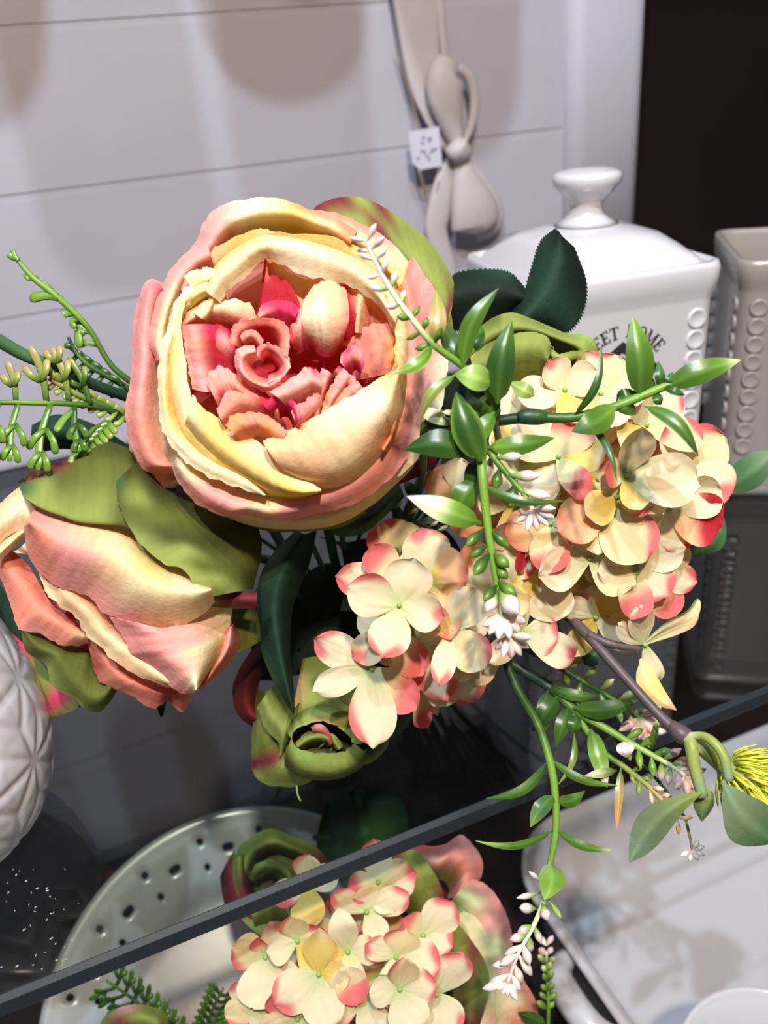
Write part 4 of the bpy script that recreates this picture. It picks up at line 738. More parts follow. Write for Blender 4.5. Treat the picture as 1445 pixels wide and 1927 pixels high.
F = [
 (751, 1139, 292, [(158, 108, 84, 10, 'c', 'q'), (252, 102, 82, 8, 'f', 't'), (-12, 92, 72, 14, 'c', 't'), (72, 98, 92, 12, 'f', 'x')], (0, 0)),
 (850, 1186, 296, [(-48, 94, 78, 6, 'f', 's'), (62, 96, 80, 14, 'f', 'p'), (252, 108, 48, 16, 'f', 't'), (150, 74, 58, 10, 'c', 'a')], (0.1, 0)),
 (700, 1258, 312, [(152, 122, 72, 0, 'f', 't'), (200, 118, 56, 4, 'f', 'p'), (-88, 146, 92, 6, 'f', 'q'), (-40, 112, 76, 2, 'f', 'w')], (-0.1, -0.1)),
 (806, 1085, 306, [(98, 92, 92, 14, 'r', 't'), (10, 78, 90, 16, 'c', 'a'), (-75, 130, 64, 8, 'c', 'a'), (190, 90, 70, 4, 'f', 'p')], (0.1, 0.2)),
 (745, 1100, 316, [(172, 118, 70, -4, 'f', 't'), (120, 85, 70, 0, 'c', 'w'), (40, 80, 70, 0, 'f', 'p'), (-90, 80, 70, 0, 'f', 't')], (-0.2, 0.2)),
 (790, 1215, 318, [(-115, 112, 74, 4, 'f', 'w'), (-62, 118, 78, 0, 'f', 't'), (-22, 128, 84, -4, 'f', 'g'), (60, 80, 70, 0, 'f', 'p')], (0, -0.2)),
 (735, 1190, 314, [(215, 84, 62, 6, 'c', 't'), (-50, 100, 70, 6, 'f', 'w'), (150, 70, 60, 6, 'f', 'p'), (60, 60, 50, 6, 'f', 'p')], (-0.1, 0)),
 (852, 1250, 326, [(-60, 84, 80, 4, 'f', 't'), (-118, 86, 76, 6, 'f', 'p'), (0, 86, 84, 4, 'f', 'g'), (90, 80, 70, 0, 'f', 'p')], (0.1, -0.2)),
 (900, 1120, 316, [(60, 100, 84, 8, 'f', 'x'), (-20, 92, 80, 4, 'c', 'p'), (150, 80, 70, 8, 'f', 't'), (-110, 90, 74, 8, 'f', 'p')], (0.1, 0)),
 (985, 1190, 318, [(-8, 66, 80, 8, 'f', 't'), (-28, 124, 66, 0, 'r', 't'), (120, 80, 70, 0, 'f', 'p'), (215, 90, 50, 0, 'f', 'p')], (0.2, -0.1)),
 (800, 1290, 334, [(-95, 88, 36, 0, 'c', 'w'), (-70, 70, 40, 0, 'f', 'g'), (180, 60, 50, 0, 'f', 'w'), (20, 70, 60, 0, 'f', 'p')], (0, -0.5)),
 (745, 1035, 335, [(150, 60, 60, 0, 'c', 'w'), (100, 60, 60, 0, 'c', 't'), (40, 60, 60, 0, 'c', 'p'), (-90, 60, 60, 0, 'c', 'p')], (0, 0.4)),
]
for f in F: floret(h1, *f)
h2 = hubthing('hydrangea_head', 0.012, -0.010, 'large cream and coral hydrangea head at the right in front of the canisters', 'flower')
stem_to_hub(h2, (1080, 1010, 360), [(900, 1090, 410)], r=0.0024)
G = [
 # top
 (1062, 735, 312, [(125, 66, 66, 20, 'c', 't'), (192, 100, 72, 10, 'f', 'p'), (20, 70, 70, 20, 'c', 'p'), (-70, 80, 74, 10, 'f', 'y')], (0, 0.3)),
 (1130, 742, 318, [(70, 80, 86, 18, 'f', 's'), (120, 86, 72, 22, 'f', 't'), (0, 84, 80, 10, 'c', 'p'), (-80, 80, 80, 10, 'f', 'p')], (0.1, 0.35)),
 (985, 780, 320, [(140, 70, 60, 10, 'f', 'x'), (80, 50, 50, 20, 'c', 'p'), (-30, 110, 76, 10, 'f', 't'), (-120, 100, 70, 6, 'f', 'p')], (-0.2, 0.2)),
 (1215, 800, 322, [(52, 96, 84, 10, 'f', 't'), (-20, 110, 70, 6, 'c', 's'), (130, 76, 70, 20, 'c', 'p'), (220, 90, 80, 10, 'f', 'y')], (0.3, 0.2)),
 (1285, 880, 326, [(38, 104, 100, 6, 'f', 's'), (-34, 100, 96, 8, 'c', 't'), (118, 100, 80, 12, 'f', 't'), (200, 90, 70, 10, 'f', 'p')], (0.35, 0.05)),
 # middle
 (1178, 895, 298, [(82, 98, 64, 20, 'c', 'p'), (-8, 130, 104, 4, 'c', 'x'), (172, 50, 58, 14, 'f', 'w'), (-70, 70, 60, 6, 'f', 'y')], (0.1, 0.05)),
 (1160, 935, 302, [(12, 108, 92, 12, 'f', 'g'), (-12, 70, 60, 12, 'f', 'q'), (100, 80, 66, 10, 'f', 't'), (210, 70, 70, 0, 'f', 'y')], (0.1, 0)),
 (1140, 945, 306, [(-58, 132, 112, 6, 'f', 's'), (-150, 110, 90, 2, 'c', 'a'), (-100, 100, 100, 0, 'f', 'g'), (60, 60, 60, 0, 'f', 'p')], (0, -0.05)),
 (1258, 955, 312, [(-22, 104, 104, 8, 'c', 'm'), (22, 100, 84, 10, 'c', 'p'), (-70, 90, 80, 2, 'f', 't'), (160, 60, 60, 0, 'f', 'p')], (0.35, -0.1)),
 (1050, 860, 308, [(-62, 100, 56, 20, 'r', 'w'), (60, 90, 84, 10, 'f', 'w'), (150, 104, 84, 6, 'f', 'p'), (10, 90, 80, 6, 'f', 'y')], (0, 0.1)),
 (985, 870, 314, [(200, 90, 80, 4, 'f', 't'), (110, 90, 80, 6, 'f', 'y'), (-60, 100, 80, 6, 'c', 'p'), (20, 80, 80, 6, 'f', 'p')], (-0.2, 0.1)),
 (1035, 985, 312, [(195, 90, 80, 4, 'f', 'a'), (120, 84, 76, 6, 'f', 'p'), (10, 66, 36, 20, 'r', 't'), (-95, 96, 76, 4, 'c', 'w')], (-0.05, 0)),
 (960, 950, 322, [(160, 64, 66, 4, 'c', 'p'), (90, 70, 60, 6, 'c', 'a'), (-80, 110, 80, 4, 'f', 'a'), (0, 90, 80, 6, 'f', 'y')], (-0.2, 0)),
 (860, 930, 335, [(140, 66, 74, 4, 'f', 'a'), (80, 70, 60, 6, 'c', 'p'), (-60, 90, 80, 4, 'f', 'a'), (0, 90, 80, 6, 'f', 'w')], (-0.3, 0)),
 # lower
 (1110, 1050, 312, [(-30, 96, 90, 8, 'f', 'g'), (195, 110, 84, 6, 'c', 'x'), (30, 70, 70, 8, 'c', 't'), (100, 80, 70, 8, 'f', 'p')], (0, -0.1)),
 (1025, 1080, 318, [(-80, 92, 92, 6, 'f', 'x'), (130, 76, 70, 6, 'c', 'm'), (30, 60, 60, 10, 'f', 'p'), (200, 70, 60, 6, 'f', 'y')], (0, -0.15)),
 (1195, 1060, 314, [(20, 96, 72, 8, 'f', 'p'), (-42, 90, 84, 6, 'f', 't'), (-100, 104, 72, 8, 'c', 'w'), (190, 80, 70, 6, 'f', 'p')], (0.15, -0.2)),
 (1238, 1085, 322, [(-8, 78, 60, 6, 'f', 't'), (50, 80, 56, 6, 'f', 's'), (-70, 86, 74, 4, 'f', 'w'), (180, 60, 60, 0, 'f', 'p')], (0.3, -0.2)),
 (1212, 1212, 322, [(37, 132, 40, 8, 'r', 'g'), (112, 102, 56, 10, 'f', 'p'), (142, 92, 40, 6, 'f', 'p'), (-72, 96, 42, 4, 'r', 'p')], (0.3, -0.3)),
 (1120, 1160, 330, [(150, 90, 50, 8, 'f', 't'), (-40, 110, 50, 6, 'f', 'p'), (60, 80, 70, 6, 'f', 'y'), (-120, 90, 60, 2, 'f', 'y')], (0.1, -0.4)),
 (940, 1060, 318, [(60, 90, 80, 8, 'c', 'p'), (-70, 110, 64, 8, 'c', 'y'), (170, 80, 70, 6, 'f', 'a'), (0, 70, 60, 8, 'f', 't')], (-0.1, 0)),
]
for f in G: floret(h2, *f)
leaf(h2, (1205, 1240, 322), (1272, 1336, 318), 42, 16, 3, ('V', 'Y', 'C'), name='petal', mat=MP, tip='S', fold=0.5)
for k in range(16):
    a = rnd.uniform(0, 2*PI); q = rnd.uniform(0, 1)**0.5
    floret(h2, 1120+150*q*math.cos(a), 930+190*q*math.sin(a), 342+rnd.uniform(-4, 10), auto(rnd, rnd.uniform(0, 90), 98, 'ptyyaw'), (0.3*q*math.cos(a), -0.3*q*math.sin(a)))
for k in range(5):
    a = rnd.uniform(0, 2*PI); q = rnd.uniform(0, 1)**0.5
    floret(h1, 800+60*q*math.cos(a), 1170+70*q*math.sin(a), 338+rnd.uniform(-3, 6), auto(rnd, rnd.uniform(0, 90), 88, 'ptya'), (0.3*q*math.cos(a), -0.3*q*math.sin(a)))
# ------------------------------------------------------------------ sprigs with narrow leaves and white buds
def sprig(root, stem, r0, r1, cols, leaves=(), buds=()):
    tubeobj('stem', root, stem, [r0, (r0+r1)/2, r1], cols, MS, n=len(stem)*6)
    for L in leaves:
        b, t, w_ = L[0], L[1], L[2]; o = dict(L[3]) if len(L) > 3 else {}
        leaf(root, b, t, w_, **o)
    for b, t, w_, cs in buds: bud(root, b, t, w_, cs)
def whorl(rn, pts, n, Lpx, wpx, cs, spread=60):
    """pairs of small buds along the stem points"""
    P = crv(pts, n); out = []
    for i, p in enumerate(P):
        d = (P[min(i+1, n-1)]-P[max(i-1, 0)]); a0 = math.atan2(d.y, d.x); 
        for sgn in (-1, 1):
            a = a0+sgn*math.radians(spread+rn.uniform(-18, 18)); l = Lpx*rn.uniform(0.75, 1.15); z = p.z+rn.uniform(-5, 3)
            c = cs[min(len(cs)-1, int(i/n*len(cs)))]
            out.append(((p.x, p.y, p.z), (p.x+l*math.cos(a), p.y+l*math.sin(a), z), wpx*rn.uniform(0.8, 1.15), c))
    return out
rn = random.Random(5)
GW = ('E', 'P', 'I', 'I'); WW = ('I', 'W', 'I', 'I'); GG = ('e', 'E', 'F', 'E'); EG = ('e', 'e', 'E', 'F')
dp = dict(cols=('e', 'E', 'e')); 
sA = hubthing('blossom_sprig', 0.010, 0.006, 'green sprig with white buds lying across the right side of the big rose', 'sprig')
stA = [(935, 775, 262), (918, 735, 258), (872, 690, 254), (815, 648, 250), (775, 600, 248), (735, 545, 247), (705, 490, 247), (690, 455, 247)]
sprig(sA, stA, 0.0014, 0.0005, 'EFFVII', [
 ((815, 650, 250), (738, 702, 248), 26, dict(bow=-12, cols=('E', 'F', 'P'), edge='P', tip='V')), ((818, 648, 250), (820, 545, 255), 34, dict(cols=('E', 'b', 'G'), bow=4)),
 ((870, 690, 253), (938, 543, 246), 36, dict(bow=-18, cols=('F', 'E', 'E'), tip='e')), ((868, 690, 256), (830, 600, 262), 38, dict(cols=('E', 'e', 'g'))),
 ((926, 722, 254), (856, 704, 250), 50, dict(cols=('F', 'P', 'F'), bow=4, edge='P', fold=0.1)), ((936, 760, 256), (962, 604, 250), 52, dict(cols=('E', 'e', 'E'), fold=0.4, bow=-6)),
 ((858, 705, 253), (788, 800, 258), 22, dict(bow=16, cols=('E', 'G', 'b'))), ((900, 750, 264), (898, 700, 266), 36, dict(cols=('e', 'E'))),
 ((895, 660, 262), (905, 610, 270), 26, dict(cols=('e', 'E'))), ((930, 775, 258), (880, 850, 262), 34, dict(cols=('E', 'F'))),
 ], whorl(rn, stA[3:], 9, 34, 13, [GG, GG, GW, WW, WW, WW]))
stem_to_hub(sA, (935, 775, 262), [(900, 900, 330)], 0.0012)
sB = hubthing('blossom_sprig', 0.008, 0.0, 'upright sprig with pointed leaves dropping a stalk of white buds between both hydrangeas', 'sprig')
stB = [(905, 850, 262), (908, 900, 260), (914, 960, 260), (922, 1020, 260), (932, 1080, 261), (940, 1130, 262), (948, 1170, 263), (960, 1215, 264)]
sprig(sB, stB, 0.0016, 0.0008, 'FFFFVI', [
 ((906, 868, 258), (858, 738, 256), 60, dict(cols=('E', 'e', 'E'), fold=0.45, edge='F', bow=-4)), ((885, 850, 262), (762, 846, 262), 54, dict(cols=('E', 'e', 'e'), bow=14, fold=0.3)),
 ((918, 842, 264), (1042, 824, 264), 38, dict(cols=('F', 'E', 'E'), bow=4)), ((905, 985, 260), (766, 934, 258), 48, dict(cols=('E', 'F', 'V', 'I'), fold=0.2, tip='I')),
 ((908, 912, 260), (1062, 942, 258), 17, dict(cols=('E', 'e', 'E'), bow=16)), ((900, 900, 268), (858, 985, 272), 46, dict(cols=('e', 'E', 'E'), bow=10)),
 ((905, 860, 268), (880, 930, 272), 40, dict(cols=('e', 'e', 'E'))), ((910, 800, 266), (938, 735, 262), 34, dict(cols=('E', 'E', 'F'))),
 ((892, 800, 272), (905, 730, 274), 44, dict(cols=('e', 'F', 'E'))), ((880, 845, 270), (900, 790, 276), 40, dict(cols=('E', 'e'))),
 ((830, 775, 268), (880, 800, 266), 12, dict(cols=('V', 'V'), bow=-8)), ((790, 770, 274), (850, 800, 272), 26, dict(cols=('I', 'V', 'F'))),
 ], [((910, 995, 260), (877, 1028, 256), 20, EG), ((918, 995, 260), (958, 1030, 258), 20, EG), ((918, 1025, 260), (886, 1048, 258), 18, EG), ((922, 1040, 260), (892, 1082, 254), 24, EG),
     ((926, 1040, 260), (958, 1068, 256), 22, GG), ((930, 1060, 261), (955, 1090, 258), 20, GG), ((934, 1092, 261), (972, 1122, 256), 22, GG), ((936, 1100, 261), (910, 1130, 256), 20, EG),
     ((938, 1110, 261), (975, 1155, 254), 38, GW), ((936, 1115, 261), (915, 1150, 256), 26, GW), ((944, 1130, 262), (968, 1140, 254), 30, GW)]
  + [((948, 1155, 262), (948+44*math.cos(math.radians(a)), 1160+44*math.sin(math.radians(a)), 256+rn.uniform(-4, 6)), 20, WW) for a in (15, 45, 75, 105, 130, 155)]
  + [((958, 1195, 263), (962+38*math.cos(math.radians(a)), 1200+40*math.sin(math.radians(a)), 258+rn.uniform(-4, 6)), 17, WW) for a in (0, 30, 60, 90, 115, 145)])
stem_to_hub(sB, (905, 850, 262), [(860, 960, 340)], 0.0012)
sC = hubthing('blossom_sprig', 0.010, -0.004, 'short green shoot ending in a pink-white blossom over the hydrangea', 'sprig')
stC = [(915, 842, 266), (940, 875, 264), (965, 905, 263), (988, 932, 262), (1002, 958, 262)]
sprig(sC, stC, 0.0012, 0.0007, 'FEFV', [], [((932, 862, 264), (982, 858, 260), 20, GW), ((955, 895, 263), (1016, 896, 258), 22, GW), ((940, 880, 264), (932, 920, 262), 22, EG), ((968, 910, 263), (962, 945, 262), 22, EG),
  ((980, 925, 262), (1034, 934, 258), 20, ('E', 'V', 'W', 'W')), ((984, 930, 262), (972, 960, 262), 18, EG)]
  + [((1002, 958, 262), (1005+40*math.cos(math.radians(a)), 960+40*math.sin(math.radians(a)), 256+rn.uniform(-3, 6)), 15, ('B', 'I', 'I', 'W')) for a in (-5, 20, 48, 80, 110, 145)])
stem_to_hub(sC, (915, 842, 266), [(870, 950, 340)], 0.001)
sD = hubthing('leafy_sprig', 0.014, 0.0, 'glossy green leafy sprig reaching right across the top of the hydrangea', 'sprig')
stD = [(800, 800, 275), (930, 792, 272), (1000, 785, 270), (1075, 786, 268), (1150, 768, 266), (1215, 742, 265), (1262, 722, 264)]
sprig(sD, stD, 0.0019, 0.0013, 'DDeEFF', [
 ((1255, 726, 264), (1392, 678, 262), 46, dict(cols=('E', 'E', 'F'), tip='V', bow=-4)), ((1204, 748, 265), (1190, 596, 262), 54, dict(cols=('E', 'E', 'F'), fold=0.4, bow=6)),
 ((1078, 784, 267), (1131, 652, 264), 16, dict(cols=('e', 'e', 'E'), bow=18)), ((1158, 766, 264), (1076, 812, 258), 50, dict(cols=('F', 'E', 'Q'), bow=-6, fold=0.15)),
 ((1212, 764, 265), (1313, 858, 260), 36, dict(cols=('E', 'E', 'e'), bow=-18, edge='V')), ((1100, 790, 268), (1160, 905, 258), 14, dict(cols=('E', 'e', 'E'), bow=-14)),
 ((1190, 755, 268), (1165, 775, 266), 44, dict(cols=('e', 'E'), arch=2)), ((1160, 755, 270), (1200, 740, 270), 36, dict(cols=('e', 'E'))),
 ((1245, 735, 267), (1238, 680, 266), 20, dict(cols=('e', 'Q'))), ((1250, 730, 267), (1266, 700, 266), 16, dict(cols=('e', 'Q'))), ((1250, 728, 264), (1288, 744, 263), 15, dict(cols=('e', 'Q'))),
 ((1225, 742, 267), (1215, 700, 270), 24, dict(cols=('e', 'E'))), ((1235, 740, 266), (1240, 765, 266), 20, dict(cols=('e', 'E'))), ((1005, 745, 285), (960, 720, 290), 30, dict(cols=('G', 'P'))),
 ])
tubeobj('joint_collar', sD, [(975, 787, 269), (990, 784, 269), (1015, 785, 269), (1028, 786, 269)], [0.0018, 0.0026, 0.0025, 0.0018], 'De', MS, n=12)
stem_to_hub(sD, (800, 800, 275), [(780, 950, 350)], 0.0015)
sE = hubthing('blossom_sprig', 0.016, -0.03, 'long green sprig hanging over the shelf edge and ending in white buds', 'sprig')
stE = [(950, 1240, 338), (975, 1300, 334), (1010, 1360, 326), (1034, 1430, 320), (1045, 1500, 317), (1045, 1570, 315), (1034, 1630, 314), (1024, 1690, 313), (1005, 1740, 312), (975, 1795, 312), (955, 1850, 312)]
sprig(sE, stE, 0.0020, 0.0006, 'DeEFFFFVII', [
 ((1030, 1432, 320), (914, 1502, 316), 20, dict(cols=('e', 'E', 'E'), bow=-22)), ((1036, 1428, 320), (1162, 1478, 316), 16, dict(cols=('E', 'E', 'F'), bow=14)),
 ((1046, 1506, 317), (1100, 1488, 312), 26, dict(cols=('F', 'E', 'E'), bow=10)), ((1044, 1496, 317), (998, 1556, 314), 32, dict(cols=('E', 'Q', 'P'), bow=6)),
 ((1044, 1560, 315), (895, 1582, 310), 15, dict(cols=('E', 'E', 'P'), bow=-20)), ((1046, 1560, 315), (1154, 1600, 310), 17, dict(cols=('E', 'E', 'F'), bow=12, tip='V')),
 ((1036, 1622, 313), (1024, 1694, 310), 50, dict(cols=('E', 'F', 'P'), fold=0.05, arch=1, bow=-8)), ((1080, 1380, 322), (1048, 1478, 318), 12, dict(cols=('E', 'G'), bow=-14)),
 ], [((1020, 1660, 312), (995, 1640, 310), 10, GW), ((1018, 1680, 312), (972, 1690, 308), 12, GW), ((1030, 1690, 312), (1056, 1728, 310), 12, ('E', 'F', 'P', 'V')), ((1010, 1710, 312), (978, 1708, 308), 20, GW), ((1020, 1700, 312), (1030, 1732, 308), 20, GW)]
  + whorl(rn, stE[8:], 7, 44, 16, [GW, WW, WW, WW], 48) + [((955, 1850, 312), (955+22*math.cos(math.radians(a)), 1850+26*math.sin(math.radians(a)), 310), 11, WW) for a in (30, 60, 90, 120, 150)])
stem_to_hub(sE, (950, 1240, 338), [], 0.0014)
sF = hubthing('blossom_sprig', 0.018, -0.026, 'leafy sprig with pinkish buds stretching towards the lower right over the shelf edge', 'sprig')
stF = [(955, 1245, 340), (1030, 1290, 336), (1080, 1335, 330), (1130, 1365, 326), (1175, 1392, 322), (1225, 1420, 318), (1262, 1440, 316), (1290, 1460, 314)]
sprig(sF, stF, 0.0022, 0.0007, 'DDEFFPVI', [
 ((1035, 1293, 334), (1130, 1308, 330), 22, dict(cols=('e', 'E', 'e'), bow=8)), ((1078, 1332, 328), (1200, 1318, 322), 36, dict(cols=('E', 'e', 'E'), bow=10)),
 ((1112, 1372, 324), (1142, 1482, 318), 34, dict(cols=('E', 'F', 'V'), tip='I')), ((1070, 1330, 330), (1046, 1402, 328), 30, dict(cols=('e', 'E'))),
 ((1030, 1300, 334), (1022, 1380, 332), 34, dict(cols=('e', 'E'))), ((1050, 1310, 332), (1002, 1375, 332), 36, dict(cols=('e', 'e'))),
 ((1175, 1395, 322), (1178, 1425, 318), 34, dict(cols=('I', 'I'), tip='I')), ((1225, 1410, 320), (1238, 1348, 316), 14, dict(cols=('E', 'P'))), ((1160, 1450, 320), (1100, 1460, 318), 18, dict(cols=('E', 'V'), tip='I')),
 ((1168, 1445, 320), (1160, 1560, 318), 16, dict(cols=('E', 'b', 'O'))), ((1085, 1345, 328), (1075, 1385, 328), 26, dict(cols=('e', 'E'))),
 ], whorl(rn, stF[4:], 7, 40, 15, [('E', 'F', 'F', 'P'), GW, ('P', 'I', 'B', 'I')], 50) + [((1290, 1460, 314), (1290+34*math.cos(math.radians(a)), 1460+34*math.sin(math.radians(a)), 312), 13, ('B', 'I', 'B', 'I')) for a in (-20, 20, 55, 90, 130)])
tubeobj('stem', sF, [(1080, 1340, 330), (1130, 1410, 326), (1170, 1440, 322), (1215, 1475, 320), (1245, 1505, 318), (1275, 1540, 316)], [0.0013, 0.0011, 0.0006], 'FEGbO', MS, n=24)
for q in whorl(rn, [(1185, 1452, 321), (1215, 1475, 320), (1245, 1505, 318), (1275, 1540, 316)], 6, 32, 11, [('E', 'F', 'G', 'P'), ('G', 'b', 'A', 'A'), ('b', 'A', 'O', 'A')], 50): bud(sF, *q)
stem_to_hub(sF, (955, 1245, 340), [], 0.0014)
sG = hubthing('blossom_sprig', 0.020, -0.022, 'shaded sprig with round pale buds behind the brown twig', 'sprig')
stG = [(1000, 1225, 345), (1060, 1260, 344), (1110, 1290, 342), (1160, 1320, 340), (1200, 1350, 338), (1220, 1375, 336)]
sprig(sG, stG, 0.0013, 0.0007, 'DeEGF', [((1100, 1250, 342), (1125, 1225, 340), 34, dict(cols=('D', 'Q')))],
  whorl(rn, stG[1:], 7, 38, 15, [('e', 'E', 'G', 'G'), ('e', 'G', 'P', 'V'), GW, WW], 52) + [((1205, 1350, 337), (1205+46*math.cos(math.radians(a)), 1352+46*math.sin(math.radians(a)), 334), 18, ('P', 'I', 'B', 'I')) for a in (-30, 10, 45, 80, 110, 150)])
stem_to_hub(sG, (1000, 1225, 345), [], 0.001)
sH = hubthing('blossom_sprig', -0.002, 0.012, 'small dark sprig with tiny seed buds below the right side of the big rose', 'sprig')
stH = [(740, 960, 340), (770, 975, 338), (800, 990, 336), (820, 1000, 336)]
sprig(sH, [(700, 940, 342)]+stH, 0.001, 0.0005, 'De', [((760, 965, 340), (800, 930, 342), 22, dict(cols=('D', 'e'))), ((790, 940, 338), (760, 905, 342), 24, dict(cols=('D', 'D'))), ((740, 950, 341), (770, 1000, 344), 20, dict(cols=('D', 'e')))], whorl(rn, stH, 5, 24, 9, [('e', 'E', 'G', 'P'), ('e', 'G', 'C', 'C')], 60))
stem_to_hub(sH, (700, 940, 342), [], 0.001)
# brown twig with catkin
tw = hubthing('twig', 0.012, -0.02, 'brown twig ending in grey-green leaves and a spiky yellow catkin at right', 'twig')
tubeobj('branch', tw, [(1030, 1120, 350), (1060, 1150, 335), (1110, 1200, 322), (1190, 1290, 310), (1245, 1350, 304), (1282, 1382, 300)], [0.0016, 0.0021, 0.0019, 0.0018, 0.0024], 'TTT', MS, n=36)
tubeobj('branch', tw, [(1105, 1193, 322), (1150, 1212, 318), (1208, 1222, 318)], [0.0017, 0.0016, 0.0009], 'TT', MS, n=14)
tubeobj('node', tw, [(1262, 1362, 302), (1278, 1378, 300), (1292, 1388, 299), (1298, 1392, 298)], [0.0018, 0.0032, 0.0030, 0.0018], 'TTb', MS, n=12)
tubeobj('leaf_stalk', tw, [(1290, 1388, 299), (1300, 1400, 296), (1306, 1440, 294), (1322, 1500, 292)], [0.0016, 0.0024, 0.0022, 0.0020], 'VGGH', MS, n=18)
tubeobj('leaf_stalk', tw, [(1296, 1385, 299), (1330, 1388, 292), (1360, 1420, 288), (1372, 1470, 286)], [0.0014, 0.0016, 0.0018, 0.0016], 'VGGH', MS, n=18)
tubeobj('catkin_stalk', tw, [(1300, 1388, 299), (1330, 1410, 300), (1375, 1450, 302)], [0.0024, 0.0034, 0.0036], 'VGG', MS, n=12)
leaf(tw, (1326, 1488, 291), (1184, 1622, 286), 64, 22, 5, ('G', 'h', 'H'), name='leaf', mat=ML, fold=0.25, pw=1.5)
leaf(tw, (1360, 1470, 286), (1460, 1585, 280), 96, 14, 6, ('H', 'h', 'Q'), name='leaf', mat=ML, fold=0.15, pw=1.5)
leaf(tw, (1330, 1480, 296), (1320, 1545, 298), 40, 2, 2, ('G', 'h'), name='leaf', mat=ML)
ck = tubeobj('catkin', tw, [(1362, 1440, 303), (1390, 1460, 302), (1425, 1485, 300), (1470, 1515, 298)], [0.004, 0.0085, 0.0095, 0.008], 'GUU', MS, n=14, ns=14)
sv, sf, sc = [], [], []
bs = rootloc(tw)
for k in range(420):
    t = rn.random(); p = Vector((1362+105*t, 1440+72*t, 302-4*t)); c = W(*p); ax = (W(1470, 1515, 298)-W(1362, 1440, 303)).normalized()
    d = Vector((rn.gauss(0, 1), rn.gauss(0, 1), rn.gauss(0, 1))); d = (d-ax*d.dot(ax)).normalized(); r_ = 0.0060+0.003*math.sin(PI*min(1, t+0.1))
    if rn.random() < 0.25: d = (d+BACK*0.6).normalized()
    a = c+d*r_*0.8; dd = (d+ax*0.55).normalized(); P = [a, a+dd*0.0045, a+dd*0.0085+ax*0.001]
    vs, fs = tube_data(P, [0.0005, 0.0004, 0.0001], 4); b0 = len(sv); sv += [v-bs for v in vs]; sf += [tuple(b0+i for i in q) for q in fs]; sc += [PAL['U']]*len(vs)
so = link('spines', mesh('spines', sv, sf, sc), MS, tw); so['kind'] = 'stuff'
stem_to_hub(tw, (1030, 1120, 350), [(900, 1130, 400)], 0.0016)
for (x, y) in ((1300, 1600),):
    wb = hubthing('blossom_sprig', 0.022, -0.03, 'tiny white blossom peeping out below the grey-green twig leaf', 'sprig')
    tubeobj('stem', wb, [(1290, 1540, 318), (1298, 1575, 316), (1302, 1598, 315)], [0.0006, 0.0005, 0.0005], 'Gb', MS)
    for a in (-60, -20, 25, 60, 100, 150): bud(wb, (1302, 1600, 315), (1302+26*math.cos(math.radians(a)), 1600+22*math.sin(math.radians(a)), 313), 10, ('B', 'I', 'W', 'I'))
    stem_to_hub(wb, (1290, 1540, 318), [(1200, 1430, 326), (980, 1250, 346)], 0.0006)
# ------------------------------------------------------------------ ferns at the left
def lobe(root, pts, w0, cols, name='leaflet'):
    k = pts[0][2]/1000/FX
    n = len(pts)
    w0 = w0*1.4; rr = [w0*0.5*k*(0.7 if i == 0 else (0.85 if i < n-1 else 1.0)) for i in range(n)]
    P = crv([W(*p) for p in pts], 9); R = crv([(r, 0, 0) for r in rr], 9); R = [r.x for r in R]; R[-1] *= 0.5
    vs, fs = tube_data(P, R, 8, 0.35); base = rootloc(root); CL = [PAL[c] for c in cols]
    return link(name, mesh(name, [v-base for v in vs], fs, [lerp_list(CL, i/8) for i in range(9) for _ in range(8)]), MG, root)
def pinna(root, b, t, w_, cols, forks=2, side=1):
    """one feather: a spine with blunt side fingers"""
    B = Vector(b); T = Vector(t); d = T-B; mid = B+d*0.5+Vector((-d.y, d.x, 0))*0.06*side
    lobe(root, [b, tuple(mid), t], w_, cols)
    L = math.hypot(d.x, d.y); a0 = math.atan2(d.y, d.x)
    for i in range(forks):
        f = 0.38+0.34*i
        for s in (-1, 1):
            a = a0+s*math.radians(42-6*i); l = L*(0.40-0.08*i); p = B+d*f
            q = (p.x+l*math.cos(a), p.y+l*math.sin(a), p.z-2)
            a2 = a-s*0.35; m_ = (p.x+l*0.5*math.cos(a), p.y+l*0.5*math.sin(a), p.z-2)
            lobe(root, [tuple(p), m_, (m_[0]+l*0.5*math.cos(a2), m_[1]+l*0.5*math.sin(a2), p.z-1)], w_*0.95, cols)
fr1 = hubthing('fern_sprig', -0.016, 0.006, 'bright green fern sprig stretching flat to the left picture edge', 'fern')
tubeobj('stem', fr1, [(262, 800, 335), (200, 770, 322), (130, 760, 312), (60, 758, 306), (-20, 757, 300)], [0.0018, 0.0012, 0.0010, 0.0009], 'DeEFE', MS, n=24)
cf = ('E', 'F', 'F'); co = ('E', 'G', 'b')
for b, t, w_, c, k in [((35, 757, 304), (18, 868, 298), 11, cf, 2), ((95, 760, 308), (72, 885, 302), 12, cf, 2), ((140, 765, 312), (150, 850, 306), 11, ('e', 'E', 'F'), 2), ((140, 770, 312), (105, 812, 306), 12, cf, 0),
                       ((30, 755, 304), (14, 680, 302), 11, co, 1), ((88, 758, 308), (58, 652, 304), 12, co, 1), ((130, 755, 312), (98, 655, 310), 11, co, 2), ((-2, 756, 301), (-20, 860, 296), 11, cf, 2), ((170, 762, 316), (128, 672, 314), 10, ('e', 'E', 'G'), 1)]:
    pinna(fr1, b, t, w_, c, k)
stem_to_hub(fr1, (262, 800, 335), [(480, 960, 380)], 0.0014)
fr2 = hubthing('fern_sprig', -0.018, 0.008, 'tall thin fern frond rising to the upper left against the white board', 'fern')
